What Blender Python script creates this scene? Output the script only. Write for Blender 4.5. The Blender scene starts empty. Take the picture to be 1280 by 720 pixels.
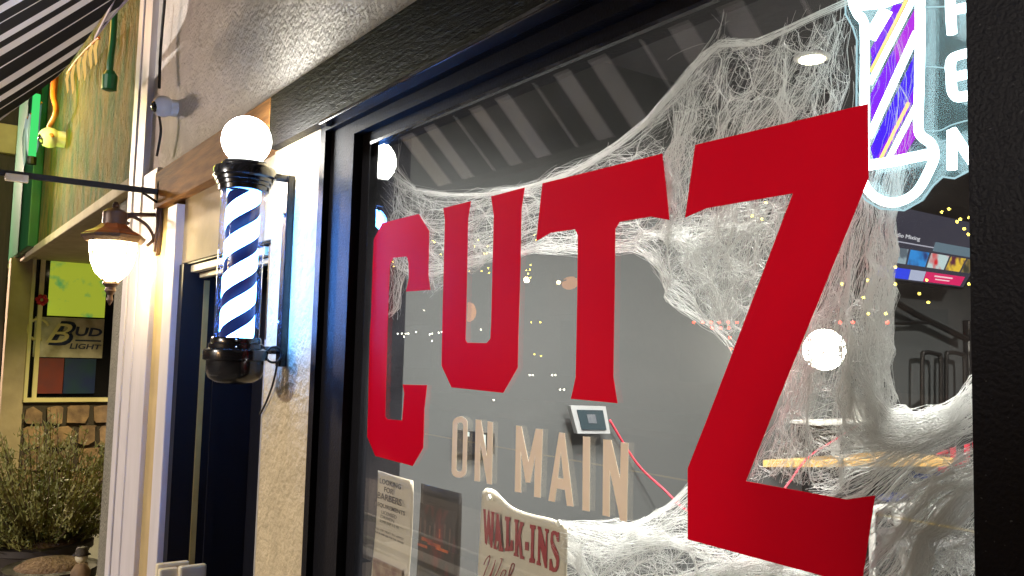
import bpy, bmesh, math, random
import numpy as np
from mathutils import Vector, Matrix
from mathutils.geometry import tessellate_polygon
random.seed(7); rng = np.random.default_rng(11)
sc = bpy.context.scene; COL = sc.collection
PI = math.pi

# ------------------------------------------------------------ camera model
F, CX, CY, CZ = 1080.0, 640.0, 360.0, 1.62
R = np.array([[0.57579, 0.04987, 0.81608], [0.81717, -0.06741, -0.57244], [0.02647, 0.99648, -0.07957]])
G, W = 0.934, 0.884            # outer glass face and wall face (Y); the street is towards -Y
def ray(u, v): return R @ np.array([(u - CX) / F, -(v - CY) / F, -1.0])
def hit(u, v, Y=None, X=None, Z=None):
    d = ray(u, v)
    t = Y / d[1] if Y is not None else (X / d[0] if X is not None else (Z - CZ) / d[2])
    return Vector((d[0] * t, d[1] * t, d[2] * t + CZ))
def mirrored(u, v, Yreal):     # real point whose image in the window glass falls there
    p = hit(u, v, Y=2 * G - Yreal); return Vector((p.x, Yreal, p.z))

# ------------------------------------------------------------ materials
MATS = {}
def mat(name, col=(.5, .5, .5), rough=.6, metal=0., bump=0., bscale=40., var=0., vscale=6., col2=None,
        emit=None, estr=0., spec=.5, dist=.01, coat=0., trans=0., detail=6., stretch=None, ramp=(.35, .65), bump2=0., b2scale=8.):
    m = bpy.data.materials.new(name); m.use_nodes = True; nt = m.node_tree; N = nt.nodes; L = nt.links
    b = N['Principled BSDF']; b.inputs['Roughness'].default_value = rough; b.inputs['Metallic'].default_value = metal
    b.inputs['Specular IOR Level'].default_value = spec; b.inputs['Coat Weight'].default_value = coat
    b.inputs['Transmission Weight'].default_value = trans
    b.inputs['Base Color'].default_value = (*col, 1)
    tc = N.new('ShaderNodeTexCoord'); src = tc.outputs['Object']
    if stretch:
        mp = N.new('ShaderNodeMapping'); mp.inputs['Scale'].default_value = stretch; L.new(src, mp.inputs[0]); src = mp.outputs[0]
    if var or col2:
        n = N.new('ShaderNodeTexNoise'); n.inputs['Scale'].default_value = vscale; n.inputs['Detail'].default_value = detail
        L.new(src, n.inputs['Vector'])
        r = N.new('ShaderNodeValToRGB'); L.new(n.outputs[0], r.inputs[0])
        c2 = col2 if col2 else tuple(c * (1 - var) for c in col)
        r.color_ramp.elements[0].position = ramp[0]; r.color_ramp.elements[1].position = ramp[1]
        r.color_ramp.elements[0].color = (*c2, 1); r.color_ramp.elements[1].color = (*col, 1)
        L.new(r.outputs[0], b.inputs['Base Color'])
    last = None
    for st, s in ((bump, bscale), (bump2, b2scale)):
        if st:
            n = N.new('ShaderNodeTexNoise'); n.inputs['Scale'].default_value = s; n.inputs['Detail'].default_value = 5
            L.new(src, n.inputs['Vector'])
            bp = N.new('ShaderNodeBump'); bp.inputs['Strength'].default_value = st; bp.inputs['Distance'].default_value = dist
            L.new(n.outputs[0], bp.inputs['Height'])
            if last: L.new(last.outputs[0], bp.inputs['Normal'])
            L.new(bp.outputs[0], b.inputs['Normal']); last = bp
    if emit:
        b.inputs['Emission Color'].default_value = (*emit, 1); b.inputs['Emission Strength'].default_value = estr
    MATS[name] = m; return m

M = {}
M['stucco'] = mat('stucco_cream', (.78, .73, .68), .75, bump=.6, bscale=75, dist=.018, bump2=.5, b2scale=16, var=.16, vscale=9)
M['stucco_gold'] = mat('stucco_golden_paint', (.58, .48, .30), .75, bump=.65, bscale=55, dist=.02, bump2=.7, b2scale=14, var=.18, vscale=9)
M['stucco_black'] = mat('stucco_black_paint', (.05, .05, .05), .42, bump=.4, bscale=220, dist=.003, spec=.06, col2=(.0055, .0055, .0075), vscale=170, ramp=(.70, .76), detail=2)
M['black_frame'] = mat('black_frame_paint', (.006, .006, .008), .6, spec=.1, bump=.35, bscale=160, dist=.003)
M['black_gloss'] = mat('black_gloss', (.008, .008, .010), .22, coat=.3)
M['black_lintel'] = mat('black_lintel_paint', (.006, .006, .008), .5, spec=.07, bump=.6, bscale=45, dist=.008, stretch=(.6, 1, 3), bump2=.4, b2scale=160)
M['timber'] = mat('raw_timber', (.38, .17, .05), .75, spec=.2, bump=.5, bscale=30, dist=.004, col2=(.18, .075, .022), vscale=5, stretch=(1, 6, 9))
M['plaster'] = mat('old_plaster', (.58, .46, .28), .8, bump=.5, bscale=14, dist=.012, var=.14, vscale=7)
M['lavender'] = mat('white_trim_paint', (.62, .58, .60), .5, bump=.3, bscale=9, dist=.006, var=.1, vscale=4, stretch=(3, 3, .7))
M['ochre'] = mat('ochre_plaster', (.50, .37, .17), .7, bump=.4, bscale=12, dist=.008, var=.2, vscale=6)
M['grey_stucco'] = mat('grey_stucco', (.20, .19, .15), .85, bump=1., bscale=60, dist=.02, var=.2, vscale=8)
M['door_black'] = mat('door_navy_black', (.007, .007, .011), .45, spec=.25, bump=.1, bscale=20)
M['brass'] = mat('brass_strip', (.55, .42, .14), .45, metal=.3, var=.2, vscale=12)
def green_mat():
    m = mat('green_wall', (.055, .10, .006), .8, bump=1., bscale=7, dist=.14, col2=(.19, .13, .010), vscale=6, detail=12, ramp=(.42, .62), stretch=(1.4, 1, .6), bump2=1., b2scale=30); return m
M['green'] = green_mat()
M['green_smooth'] = mat('green_smooth', (.008, .10, .03), .4, var=.2)
M['beige_soffit'] = mat('beige_soffit', (.42, .34, .22), .8, bump=.4, bscale=12, var=.2)
M['dark_brown'] = mat('dark_brown_timber', (.035, .018, .012), .7, bump=.4, bscale=20, var=.4, vscale=8, stretch=(4, 4, .5))
M['grout'] = mat('stone_grout', (.05, .04, .03), .9, bump=.5)
M['stone'] = mat('field_stone', (.34, .22, .12), .85, bump=.8, bscale=20, col2=(.14, .09, .06), vscale=8)
M['partition'] = mat('grey_partition', (.062, .064, .063), .75, bump=.1, bscale=30, var=.05, vscale=1.5)
M['ceiling'] = mat('interior_ceiling', (.05, .05, .055), .9, bump=.3, bscale=30)
M['int_floor'] = mat('interior_floor', (.10, .09, .08), .5, var=.3)
M['vinyl_red'] = mat('red_vinyl', (.54, .0003, .013), .6, var=.05, vscale=3, spec=.03)
_n = M['vinyl_red'].node_tree; _t = _n.nodes.new('ShaderNodeBsdfTranslucent'); _t.inputs[0].default_value = (.75, .001, .012, 1); _m = _n.nodes.new('ShaderNodeMixShader'); _m.inputs[0].default_value = .16
_n.links.new(_n.nodes['Principled BSDF'].outputs[0], _m.inputs[1]); _n.links.new(_t.outputs[0], _m.inputs[2]); _n.links.new(_m.outputs[0], _n.nodes['Material Output'].inputs[0])
M['vinyl_tan'] = mat('tan_vinyl', (.66, .53, .38), .55, var=.06, vscale=12, spec=.3)
M['paper'] = mat('cream_paper', (.60, .53, .42), .7, var=.10, vscale=9)
M['ink'] = mat('black_ink', (.02, .018, .02), .6, var=.1)
M['ink_red'] = mat('dark_red_ink', (.30, .012, .02), .5, var=.1)
M['sheet'] = mat('cream_plastic_sheet', (.62, .56, .44), .45, var=.06, vscale=5, bump=.05)
M['poster_dark'] = mat('poster_black', (.012, .010, .010), .45)
M['poster_blotch'] = mat('poster_red_print', (.17, .008, .010), .4, col2=(.010, .008, .010), vscale=16, stretch=(1.4, 1, .8), ramp=(.5, .7))
M['poster_orange'] = mat('poster_orange_print', (.65, .14, .03), .4, col2=(.2, .02, .02), vscale=40)
M['chrome'] = mat('chrome', (.6, .6, .62), .2, metal=1.)
M['silver'] = mat('silver_plastic', (.50, .50, .50), .35, metal=.4, var=.1)
M['white_pl'] = mat('white_plastic', (.72, .70, .66), .4, var=.06)
M['cream_pl'] = mat('cream_plastic', (.78, .68, .47), .45, var=.08, vscale=6)
M['white_paint'] = mat('white_bench_paint', (.75, .74, .70), .4, var=.08)
M['bronze'] = mat('bronze_lantern_metal', (.085, .05, .035), .45, metal=.4, bump=.3, bscale=60, dist=.003)
M['copper_roof'] = mat('copper_lantern_roof', (.30, .09, .025), .45, metal=.2, var=.3, vscale=12)
M['iron'] = mat('dark_iron', (.02, .016, .014), .5, metal=.5, var=.3)
M['rubber'] = mat('black_cord', (.01, .01, .01), .5)
M['red_cord'] = mat('red_cord', (.55, .03, .06), .5)
M['green_cord'] = mat('green_cord', (.01, .12, .035), .4)
M['orange_cloth'] = mat('orange_ribbon', (.65, .17, .02), .6, var=.3, vscale=20)
M['web'] = mat('cobweb_fibre', (.93, .93, .91), .8, spec=.1)
_n = M['web'].node_tree; _t = _n.nodes.new('ShaderNodeBsdfTranslucent'); _t.inputs[0].default_value = (.93, .93, .91, 1); _m = _n.nodes.new('ShaderNodeMixShader'); _m.inputs[0].default_value = .6
_n.links.new(_n.nodes['Principled BSDF'].outputs[0], _m.inputs[1]); _n.links.new(_t.outputs[0], _m.inputs[2]); _n.links.new(_m.outputs[0], _n.nodes['Material Output'].inputs[0])
M['wood_top'] = mat('yellow_wood', (.80, .48, .15), .45, var=.2, vscale=6, stretch=(9, 1, 1))
M['blue_cloth'] = mat('blue_cloth', (.05, .12, .60), .8, var=.3, vscale=20)
M['leaf'] = mat('shrub_leaf', (.15, .17, .035), .6, col2=(.27, .24, .06), vscale=5)
M['stem'] = mat('shrub_stem', (.12, .08, .04), .8, bump=.4)
M['terracotta'] = mat('dark_pot', (.04, .03, .025), .6, bump=.2)
M['soil'] = mat('mulch', (.16, .09, .05), .95, bump=1., bscale=50, dist=.02, col2=(.3, .2, .12), vscale=60)
M['ground'] = mat('ground_earth', (.07, .065, .055), .95, bump=.3, bscale=5)
M['asphalt'] = mat('asphalt', (.05, .05, .05), .9, bump=.5, bscale=200, dist=.005, var=.25, vscale=4)
M['concrete'] = mat('sidewalk_concrete', (.17, .16, .145), .9, bump=.3, bscale=60, dist=.004, var=.15, vscale=2)
M['yellow_paint'] = mat('road_line_paint', (.6, .42, .05), .7, var=.2)
M['facade'] = mat('far_brick', (.10, .06, .045), .85, bump=.5, bscale=30, var=.4, vscale=5)
M['dark_glass'] = mat('dark_glass', (.01, .01, .012), .08)
M['tv_black'] = mat('tv_bezel', (.01, .01, .012), .3)
def emis(name, c, s):
    m = bpy.data.materials.new(name); m.use_nodes = True; nt = m.node_tree; nt.nodes.remove(nt.nodes['Principled BSDF'])
    e = nt.nodes.new('ShaderNodeEmission'); e.inputs[0].default_value = (*c, 1); e.inputs[1].default_value = s
    nt.links.new(e.outputs[0], nt.nodes['Material Output'].inputs[0]); MATS[name] = m; return m
M['globe'] = emis('lit_globe', (1, .99, .93), 58)
M['lantern_glass'] = emis('lit_lantern_glass', (1, .80, .42), 45)
M['neon_white'] = emis('neon_tube_white', (.72, .93, 1), 7)
M['neon_violet'] = emis('neon_tube_violet', (.24, .02, .95), 1.15)
M['neon_magenta'] = emis('neon_tube_magenta', (.50, .03, .85), 1.1)
M['neon_blue'] = emis('neon_tube_blue', (.07, .02, .9), 1.2)
M['neon_orange'] = emis('neon_tube_orange', (1, .50, .16), 2.2)
M['downlight'] = emis('downlight_lens', (1, .88, .62), 25)
M['ring'] = emis('ring_lamp', (1, .93, .80), 90)
M['bulb_yellow'] = emis('fairy_bulb', (1, .80, .12), 30)
M['bulb_white'] = emis('white_bulb', (1, .93, .75), 26)
M['bulb_warm'] = emis('warm_bulb', (1, .70, .32), 90)
M['bulb_red'] = emis('red_bulb', (1, .06, .02), 26)
M['bulb_orange'] = emis('orange_window_glow', (1, .36, .08), 2.6)
M['garland'] = emis('lit_garland', (1, .62, .18), .8)
M['street_head'] = emis('street_lamp_lens', (1, .8, .6), 30)
M['acrylic_edge'] = emis('acrylic_lit_edge', (.55, .85, .95), .9)

def stripe_mat():
    m = bpy.data.materials.new('spiral_stripes'); m.use_nodes = True; nt = m.node_tree; N = nt.nodes; L = nt.links
    tc = N.new('ShaderNodeTexCoord'); sp = N.new('ShaderNodeSeparateXYZ'); L.new(tc.outputs['Object'], sp.inputs[0])
    def ma(op, a, b=None, c=None):
        n = N.new('ShaderNodeMath'); n.operation = op
        for i, x in enumerate((a, b, c)):
            if x is None: continue
            if isinstance(x, (int, float)): n.inputs[i].default_value = x
            else: L.new(x, n.inputs[i])
        return n.outputs[0]
    ang = ma('ARCTAN2', sp.outputs[1], sp.outputs[0])
    a = ma('MULTIPLY', ang, -2 / (2 * PI)); z = ma('DIVIDE', sp.outputs[2], .0925)
    s = ma('FRACT', ma('ADD', ma('ADD', z, a), 20.42))
    st = ma('LESS_THAN', s, .57)
    b = N['Principled BSDF']; b.inputs['Roughness'].default_value = .3
    mix = N.new('ShaderNodeMix'); mix.data_type = 'RGBA'; L.new(st, mix.inputs[0])
    mix.inputs[6].default_value = (.005, .01, .05, 1); mix.inputs[7].default_value = (.8, .8, .8, 1)
    L.new(mix.outputs[2], b.inputs['Base Color'])
    me = N.new('ShaderNodeMix'); me.data_type = 'RGBA'; L.new(st, me.inputs[0])
    me.inputs[6].default_value = (.008, .014, .07, 1); me.inputs[7].default_value = (9., 32., 95., 1)
    L.new(me.outputs[2], b.inputs['Emission Color']); b.inputs['Emission Strength'].default_value = 1.0
    return m
M['stripes'] = stripe_mat()

def glass_mat(name, tint, k, haze=None, smudge=False):
    m = bpy.data.materials.new(name); m.use_nodes = True; nt = m.node_tree; N = nt.nodes; L = nt.links
    N.remove(N['Principled BSDF']); out = N['Material Output']
    g = N.new('ShaderNodeNewGeometry'); d = N.new('ShaderNodeVectorMath'); d.operation = 'DOT_PRODUCT'
    L.new(g.outputs['Incoming'], d.inputs[0]); L.new(g.outputs['Normal'], d.inputs[1])
    a = N.new('ShaderNodeMath'); a.operation = 'ABSOLUTE'; L.new(d.outputs['Value'], a.inputs[0])
    s = N.new('ShaderNodeMath'); s.operation = 'SUBTRACT'; s.inputs[0].default_value = 1; L.new(a.outputs[0], s.inputs[1])
    p = N.new('ShaderNodeMath'); p.operation = 'POWER'; p.inputs[1].default_value = 5; L.new(s.outputs[0], p.inputs[0])
    q = N.new('ShaderNodeMath'); q.operation = 'MULTIPLY_ADD'; q.inputs[1].default_value = .96 * k; q.inputs[2].default_value = .04 * k; L.new(p.outputs[0], q.inputs[0])
    t = N.new('ShaderNodeBsdfTransparent'); t.inputs[0].default_value = (*tint, 1)
    gl = N.new('ShaderNodeBsdfGlossy'); gl.inputs['Roughness'].default_value = 0.0
    mx = N.new('ShaderNodeMixShader'); L.new(q.outputs[0], mx.inputs[0]); L.new(t.outputs[0], mx.inputs[1]); L.new(gl.outputs[0], mx.inputs[2])
    last = mx
    if haze:
        df = N.new('ShaderNodeBsdfDiffuse'); df.inputs[0].default_value = (*haze[0], 1)
        m2 = N.new('ShaderNodeMixShader'); m2.inputs[0].default_value = haze[1]
        if smudge:
            tc = N.new('ShaderNodeTexCoord'); ns_ = N.new('ShaderNodeTexNoise'); ns_.inputs['Scale'].default_value = 5; ns_.inputs['Detail'].default_value = 8; ns_.inputs['Distortion'].default_value = 1.5; L.new(tc.outputs['Object'], ns_.inputs['Vector'])
            mr = N.new('ShaderNodeMapRange'); mr.inputs[1].default_value = .42; mr.inputs[2].default_value = .72; mr.inputs[3].default_value = .002; mr.inputs[4].default_value = haze[1] * 1.6; L.new(ns_.outputs[0], mr.inputs[0]); L.new(mr.outputs[0], m2.inputs[0])
        L.new(mx.outputs[0], m2.inputs[1]); L.new(df.outputs[0], m2.inputs[2]); last = m2
    L.new(last.outputs[0], out.inputs[0]); return m
M['glass'] = glass_mat('window_glass', (.97, .98, .97), 1.65, ((.5, .5, .5), .02), True)
M['tube_glass'] = glass_mat('pole_glass', (.90, .92, 1.0), 1.0, ((.6, .65, .9), .008))
M['acrylic'] = glass_mat('clear_acrylic', (.93, .97, .98), 1.0, ((.5, .8, .85), .05))

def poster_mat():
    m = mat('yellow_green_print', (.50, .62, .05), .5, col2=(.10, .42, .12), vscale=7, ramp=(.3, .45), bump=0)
    b = m.node_tree.nodes['Principled BSDF']; m.node_tree.links.new(b.inputs['Base Color'].links[0].from_socket, b.inputs['Emission Color']); b.inputs['Emission Strength'].default_value = .45; return m  # emission in its own colours imitates backlight through the sheet
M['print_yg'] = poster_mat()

# ------------------------------------------------------------ mesh helpers
def prop(o, label=None, cat=None, group=None, kind=None):
    if label: o['label'] = label
    if cat: o['category'] = cat
    if group: o['group'] = group
    if kind: o['kind'] = kind
    return o
def thing(name, label, cat, loc=(0, 0, 0), group=None):
    o = bpy.data.objects.new(name, None); COL.objects.link(o); o.location = loc; o.empty_display_size = .1
    return prop(o, label, cat, group)
def link(name, me, m, parent=None, smooth=False, world=True):
    o = bpy.data.objects.new(name, me); COL.objects.link(o)
    if m is not None: me.materials.append(m)
    if smooth: me.polygons.foreach_set('use_smooth', [True] * len(me.polygons))
    if parent is not None:
        o.parent = parent
        if world:
            t = Vector(); q = parent
            while q is not None: t += q.location; q = q.parent
            o.location = -t
    return o
class MB:
    def __init__(s): s.bm = bmesh.new()
    def box(s, x0, x1, y0, y1, z0, z1, bev=0.):
        vs = [s.bm.verts.new(p) for p in ((x0, y0, z0), (x1, y0, z0), (x1, y1, z0), (x0, y1, z0), (x0, y0, z1), (x1, y0, z1), (x1, y1, z1), (x0, y1, z1))]
        fs = [s.bm.faces.new([vs[i] for i in q]) for q in ((0, 3, 2, 1), (4, 5, 6, 7), (0, 1, 5, 4), (1, 2, 6, 5), (2, 3, 7, 6), (3, 0, 4, 7))]
        if bev:
            es = list({e for f in fs for e in f.edges})
            bmesh.ops.bevel(s.bm, geom=es, offset=bev, segments=2, affect='EDGES', profile=.6)
        return s
    def tube(s, pts, r, n=8, closed=False, caps=True):
        pts = [Vector(p) for p in pts]; k = len(pts); rs = r if isinstance(r, (list, tuple)) else [r] * k
        rings = []; up = None
        for i, p in enumerate(pts):
            a = pts[(i - 1) % k] if (i or closed) else p; b = pts[(i + 1) % k] if (i < k - 1 or closed) else p
            d = (b - a).normalized() if (b - a).length > 1e-9 else Vector((0, 0, 1))
            if up is None: up = d.orthogonal().normalized()
            up = (up - d * up.dot(d)); up = up.normalized() if up.length > 1e-6 else d.orthogonal().normalized()
            w = d.cross(up)
            rings.append([s.bm.verts.new(p + (up * math.cos(t) + w * math.sin(t)) * rs[i]) for t in (2 * PI * j / n for j in range(n))])
        m = k if closed else k - 1
        for i in range(m):
            A, B = rings[i], rings[(i + 1) % k]
            for j in range(n): s.bm.faces.new((A[j], A[(j + 1) % n], B[(j + 1) % n], B[j]))
        if caps and not closed:
            s.bm.faces.new(rings[0][::-1]); s.bm.faces.new(rings[-1])
        return s
    def lathe(s, c, prof, n=40, axis='z'):
        c = Vector(c); rings = []
        for r, z in prof:
            rings.append([s.bm.verts.new(c + Vector((max(r, 1e-5) * math.cos(2 * PI * j / n), max(r, 1e-5) * math.sin(2 * PI * j / n), z))) for j in range(n)])
        for A, B in zip(rings, rings[1:]):
            for j in range(n): s.bm.faces.new((A[j], A[(j + 1) % n], B[(j + 1) % n], B[j]))
        s.bm.faces.new(rings[0][::-1]); s.bm.faces.new(rings[-1]); return s
    def sphere(s, c, r, u=24, v=14, sc_=(1, 1, 1)):
        mt = Matrix.Translation(c) @ Matrix.Diagonal((r * sc_[0], r * sc_[1], r * sc_[2], 1))
        bmesh.ops.create_uvsphere(s.bm, u_segments=u, v_segments=v, radius=1, matrix=mt); return s
    def poly(s, loops, off):   # loops of 3-D points (outer first, then holes); extruded by vector off
        loops = [[Vector(p) for p in l] for l in loops]; off = Vector(off)
        tris = tessellate_polygon(loops); flat = [p for l in loops for p in l]
        a = [s.bm.verts.new(p) for p in flat]; b = [s.bm.verts.new(p + off) for p in flat]
        for t in tris:
            try: s.bm.faces.new([a[i] for i in t]); s.bm.faces.new([b[i] for i in t[::-1]])
            except ValueError: pass
        k = 0
        for l in loops:
            n = len(l)
            for j in range(n):
                s.bm.faces.new((a[k + j], a[k + (j + 1) % n], b[k + (j + 1) % n], b[k + j]))
            k += n
        return s
    def done(s, name, m, parent=None, smooth=False, autosm=False):
        bmesh.ops.recalc_face_normals(s.bm, faces=s.bm.faces)
        me = bpy.data.meshes.new(name); s.bm.to_mesh(me); s.bm.free()
        o = link(name, me, m, parent, smooth)
        if autosm:
            me.polygons.foreach_set('use_smooth', [True] * len(me.polygons))
            try: me.set_sharp_from_angle(angle=math.radians(35))
            except Exception: pass
        return o
def bx(name, x0, x1, y0, y1, z0, z1, m, parent=None, bev=0.): return MB().box(x0, x1, y0, y1, z0, z1, bev).done(name, m, parent)
def text_mesh(name, txt, quad, off, m, parent, bold=0., shear=0., spacing=1., depth=.0008):
    """text stretched into a quad of world points TL,TR,BR,BL; returns one mesh"""
    cu = bpy.data.curves.new('t', 'FONT'); cu.body = txt; cu.size = 1; cu.offset = bold; cu.shear = shear; cu.space_character = spacing; cu.resolution_u = 3
    o = bpy.data.objects.new('t', cu); COL.objects.link(o); dg = bpy.context.evaluated_depsgraph_get()
    me = bpy.data.meshes.new_from_object(o.evaluated_get(dg)); bpy.data.objects.remove(o)
    co = np.empty(len(me.vertices) * 3); me.vertices.foreach_get('co', co); co = co.reshape(-1, 3)
    mn, mx = co.min(0), co.max(0); s = (co[:, 0] - mn[0]) / (mx[0] - mn[0]); t = (co[:, 1] - mn[1]) / max(mx[1] - mn[1], 1e-6)
    TL, TR, BR, BL = [np.array(q) for q in quad]
    P = ((1 - s) * t)[:, None] * TL + (s * t)[:, None] * TR + (s * (1 - t))[:, None] * BR + ((1 - s) * (1 - t))[:, None] * BL
    bm = bmesh.new(); bm.from_mesh(me); bm.verts.ensure_lookup_table()
    for v, p in zip(bm.verts, P): v.co = p
    r = bmesh.ops.extrude_face_region(bm, geom=bm.faces[:]); d = Vector(off)
    for g in r['geom']:
        if isinstance(g, bmesh.types.BMVert): g.co += d * depth
    bmesh.ops.recalc_face_normals(bm, faces=bm.faces); m2 = bpy.data.meshes.new(name); bm.to_mesh(m2); bm.free()
    return link(name, m2, m, parent)
def wq(pts, Y=None, X=None): return [hit(u, v, Y=Y, X=X) for u, v in pts]
def smoothpath(pts, k=6, closed=False):
    P = [Vector(p) for p in pts]; n = len(P); out = []
    for i in range(n if closed else n - 1):
        a = P[(i - 1) % n] if (closed or i) else P[0]; b = P[i]; c = P[(i + 1) % n]; d = P[(i + 2) % n] if (closed or i < n - 2) else P[-1]
        for j in range(k):
            t = j / k
            out.append(.5 * ((2 * b) + (c - a) * t + (2 * a - 5 * b + 4 * c - d) * t * t + (3 * b - a - 3 * c + d) * t ** 3))
    if not closed: out.append(P[-1])
    return out

# ------------------------------------------------------------ ground, street
def ground(name, x0, x1, y0, y1, z, m, thick=.0):
    o = bx(name, x0, x1, y0, y1, z - max(thick, .02), z, m); o['kind'] = 'structure'; return o
ground('ground', -400, 400, -400, 400, -.17, M['ground'])
ground('road', -60, 60, -12.5, -3.2, -.15, M['asphalt'])
ground('sidewalk', -60, 60, -3.0, 12, 0, M['concrete'], .17)
ground('kerb', -60, 60, -3.2, -3.0, 0.004, M['concrete'], .16)
ground('far_sidewalk', -60, 60, -40, -12.5, 0, M['concrete'], .16)
ground('road_line', -60, 60, -7.9, -7.78, -.146, M['yellow_paint'], .004)

# ------------------------------------------------------------ barbershop building
shop = thing('shop_building', 'cream stucco shopfront with black framed window and black door, barber pole on it', 'building', (-2.2, 1.2, 0))
XL = hit(172, 233, Y=W).x          # left corner of shop
dxl = hit(208, 600, Y=W).x; dxr = hit(324, 600, Y=W).x      # door recess
zb0, zb1 = hit(460, 121, Y=W - .03).z, hit(460, 40, Y=W - .03).z
WB = .30
wx0 = hit(395, 300, Y=W - .003).x; wx1 = hit(409, 300, Y=G - .035).x; wx2 = hit(437, 300, Y=G - .035).x; gzo = hit(421, 162, Y=G - .035).z      # black painted band left of the window
gx0 = -1.948; gz1 = 2.146; rx = hit(1213, 360, Y=G - .035).x; gzm = gz1 + (gzo - gz1) * .45
print('X', XL, dxl, dxr, wx0, wx1, rx)
xlj = hit(336, 165, Y=W - .03).x
w = MB()
w.box(XL, 2.6, W, W + WB, zb1 - .004, 5.2)                   # above the lintel
w.done('upper_wall', M['stucco'], shop)
bx('pier_wall', dxr, wx0, W, W + .09, 0, zb0 + .004, M['stucco_gold'], shop)
bx('door_head_wall', dxl, dxr, W + .012, W + WB, hit(240, 326, Y=W + .012).z, zb0 + .004, M['plaster'], shop)
bx('timber_lintel', XL + .5, xlj, W - .03, W + .1, zb0, zb1, M['timber'], shop, .004)
bx('black_lintel', xlj + .002, 2.6, W - .03, W + .1, zb0, zb1, M['black_lintel'], shop, .003)
bx('lintel_moulding', -2.1, 2.6, W - .038, W - .0, zb0 - .012, zb0 - .001, M['black_gloss'], shop, .003)
b = MB(); b.box(wx0, wx1, W - .003, W + .09, 0, zb0); b.box(wx1, 2.6, W - .003, W + .1, gzo, zb0 - .002)
b.box(rx + .10, 2.6, W - .003, W + .1, 0, gzo); b.box(wx1, rx, W - .003, W + .1, 0, .55)
b.done('black_wall_band', M['stucco_black'], shop)
# window
win = bpy.data.objects.new('window', None); COL.objects.link(win); win.parent = shop
f = MB()
f.box(wx1, wx2, G - .035, G + .05, .55, gzo - .001)
f.box(wx2, gx0, G - .010, G + .05, .55, gzo - .001)
f.box(wx2, rx, G - .035, G + .05, gzm, gzo - .001)
f.box(gx0, rx, G - .010, G + .05, gz1, gzm)
f.box(gx0, rx, G - .035, G + .05, .55, .60)
f.done('frame', M['black_frame'], win)
bx('frame', rx, rx + .10, G - .035, G + .05, .55, gzo - .001, M['stucco_black'], win)
bx('frame_bead', gx0, rx + .06, G - .012, G - .001, gz1 - .006, gz1 + .001, M['black_gloss'], win)
bx('glass_pane', gx0 - .01, rx + .06, G, G + .005, .59, gz1 + .005, M['glass'], win)
# corner boards, plaster strip, door casing
def xat(u, v=600): return hit(u, v, Y=W - .02).x
x_a, x_b, x_c, x_d = xat(143), xat(157), xat(174), xat(190)
bx('corner_trim', x_a - .02, x_a + .075, W - .035, W + .06, 0, 5.2, M['lavender'], shop, .004)
bx('corner_trim', x_a + .085, x_b, W - .028, W + .05, 0, 5.2, M['lavender'], shop, .003)
bx('corner_board', x_b, x_c, W - .022, W + .05, 0, zb1 + .03, M['lavender'], shop, .004)
bx('plaster_strip', x_c, x_d, W, W + .06, 0, zb1, M['ochre'], shop)
bx('door_casing', x_d, dxl, W - .02, W + .06, 0, zb0 - .02, M['lavender'], shop, .004)
bx('plaster_strip', x_b + .0, XL + .66, W + .002, W + .05, zb1 - .05, zb1 + .02, M['stucco'], shop)
# door
door = bpy.data.objects.new('door', None); COL.objects.link(door); door.parent = shop
dz = hit(240, 330, Y=W + .03).z
f = MB(); f.box(dxl, dxl + .06, W + .004, W + .35, 0, dz); f.box(dxr - .10, dxr - .012, W + .03, W + .35, 0, dz); f.box(dxl, dxr, W + .02, W + .35, dz, dz + .03)
f.done('door_frame', M['door_black'], door)
bx('door_frame_edge', dxr - .012, dxr - .001, W + .01, W + .34, 0, dz, M['dark_brown'], door)
bx('door_leaf', dxl + .06, dxr - .10, W + .30, W + .34, .02, dz - .04, M['door_black'], door)
bx('panel_moulding', dxl + .36, dxl + .40, W + .27, W + .30, .1, dz - .1, M['door_black'], door)
jx = dxl + .06; jy0, jy1 = hit(247, 500, X=jx).y, hit(254, 500, X=jx).y
bx('brass_strip', jx, jx + .004, jy0, jy1, 0, dz - .06, M['brass'], door)
jy2 = hit(228, 500, X=jx).y; bx('jamb_stop', jx, jx + .012, jy1 + .03, jy1 + .06, 0, dz, M['door_black'], door)
b = MB(); b.box(dxl + .065, dxr - .14, W + .03, W + .06, dz - .032, dz - .004, .004); b.box(dxl + .065, dxr - .14, W + .065, W + .09, dz - .052, dz - .032, .004)
b.done('transom_bar', M['cream_pl'], door)
b = MB(); b.box(dxr - .055, dxr - .045, W + .015, W + .03, .3, dz - .3)
b.done('weather_strip', M['silver'], door)
# interior shell
PX = -2.38; CH = 2.72
bx('partition_wall', PX - .08, PX, W + .10, 9, 0, CH, M['partition'], shop)
bx('back_wall', PX, 4.2, 9, 9.1, 0, CH, M['partition'], shop)
bx('side_wall', 4.2, 4.3, W + .1, 9, 0, CH, M['partition'], shop)
bx('interior_ceiling', PX, 4.2, W + .32, 9, CH, CH + .1, M['ceiling'], shop)
bx('interior_floor', PX, 4.2, W + .1, 9, .0, .03, M['int_floor'], shop)
bx('inner_wall', PX, gx0 - .03, G + .051, G + .12, 0, CH, M['black_frame'], shop)
bx('inner_wall', rx + .12, 4.2, G + .051, G + .12, 0, CH, M['partition'], shop)

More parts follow.
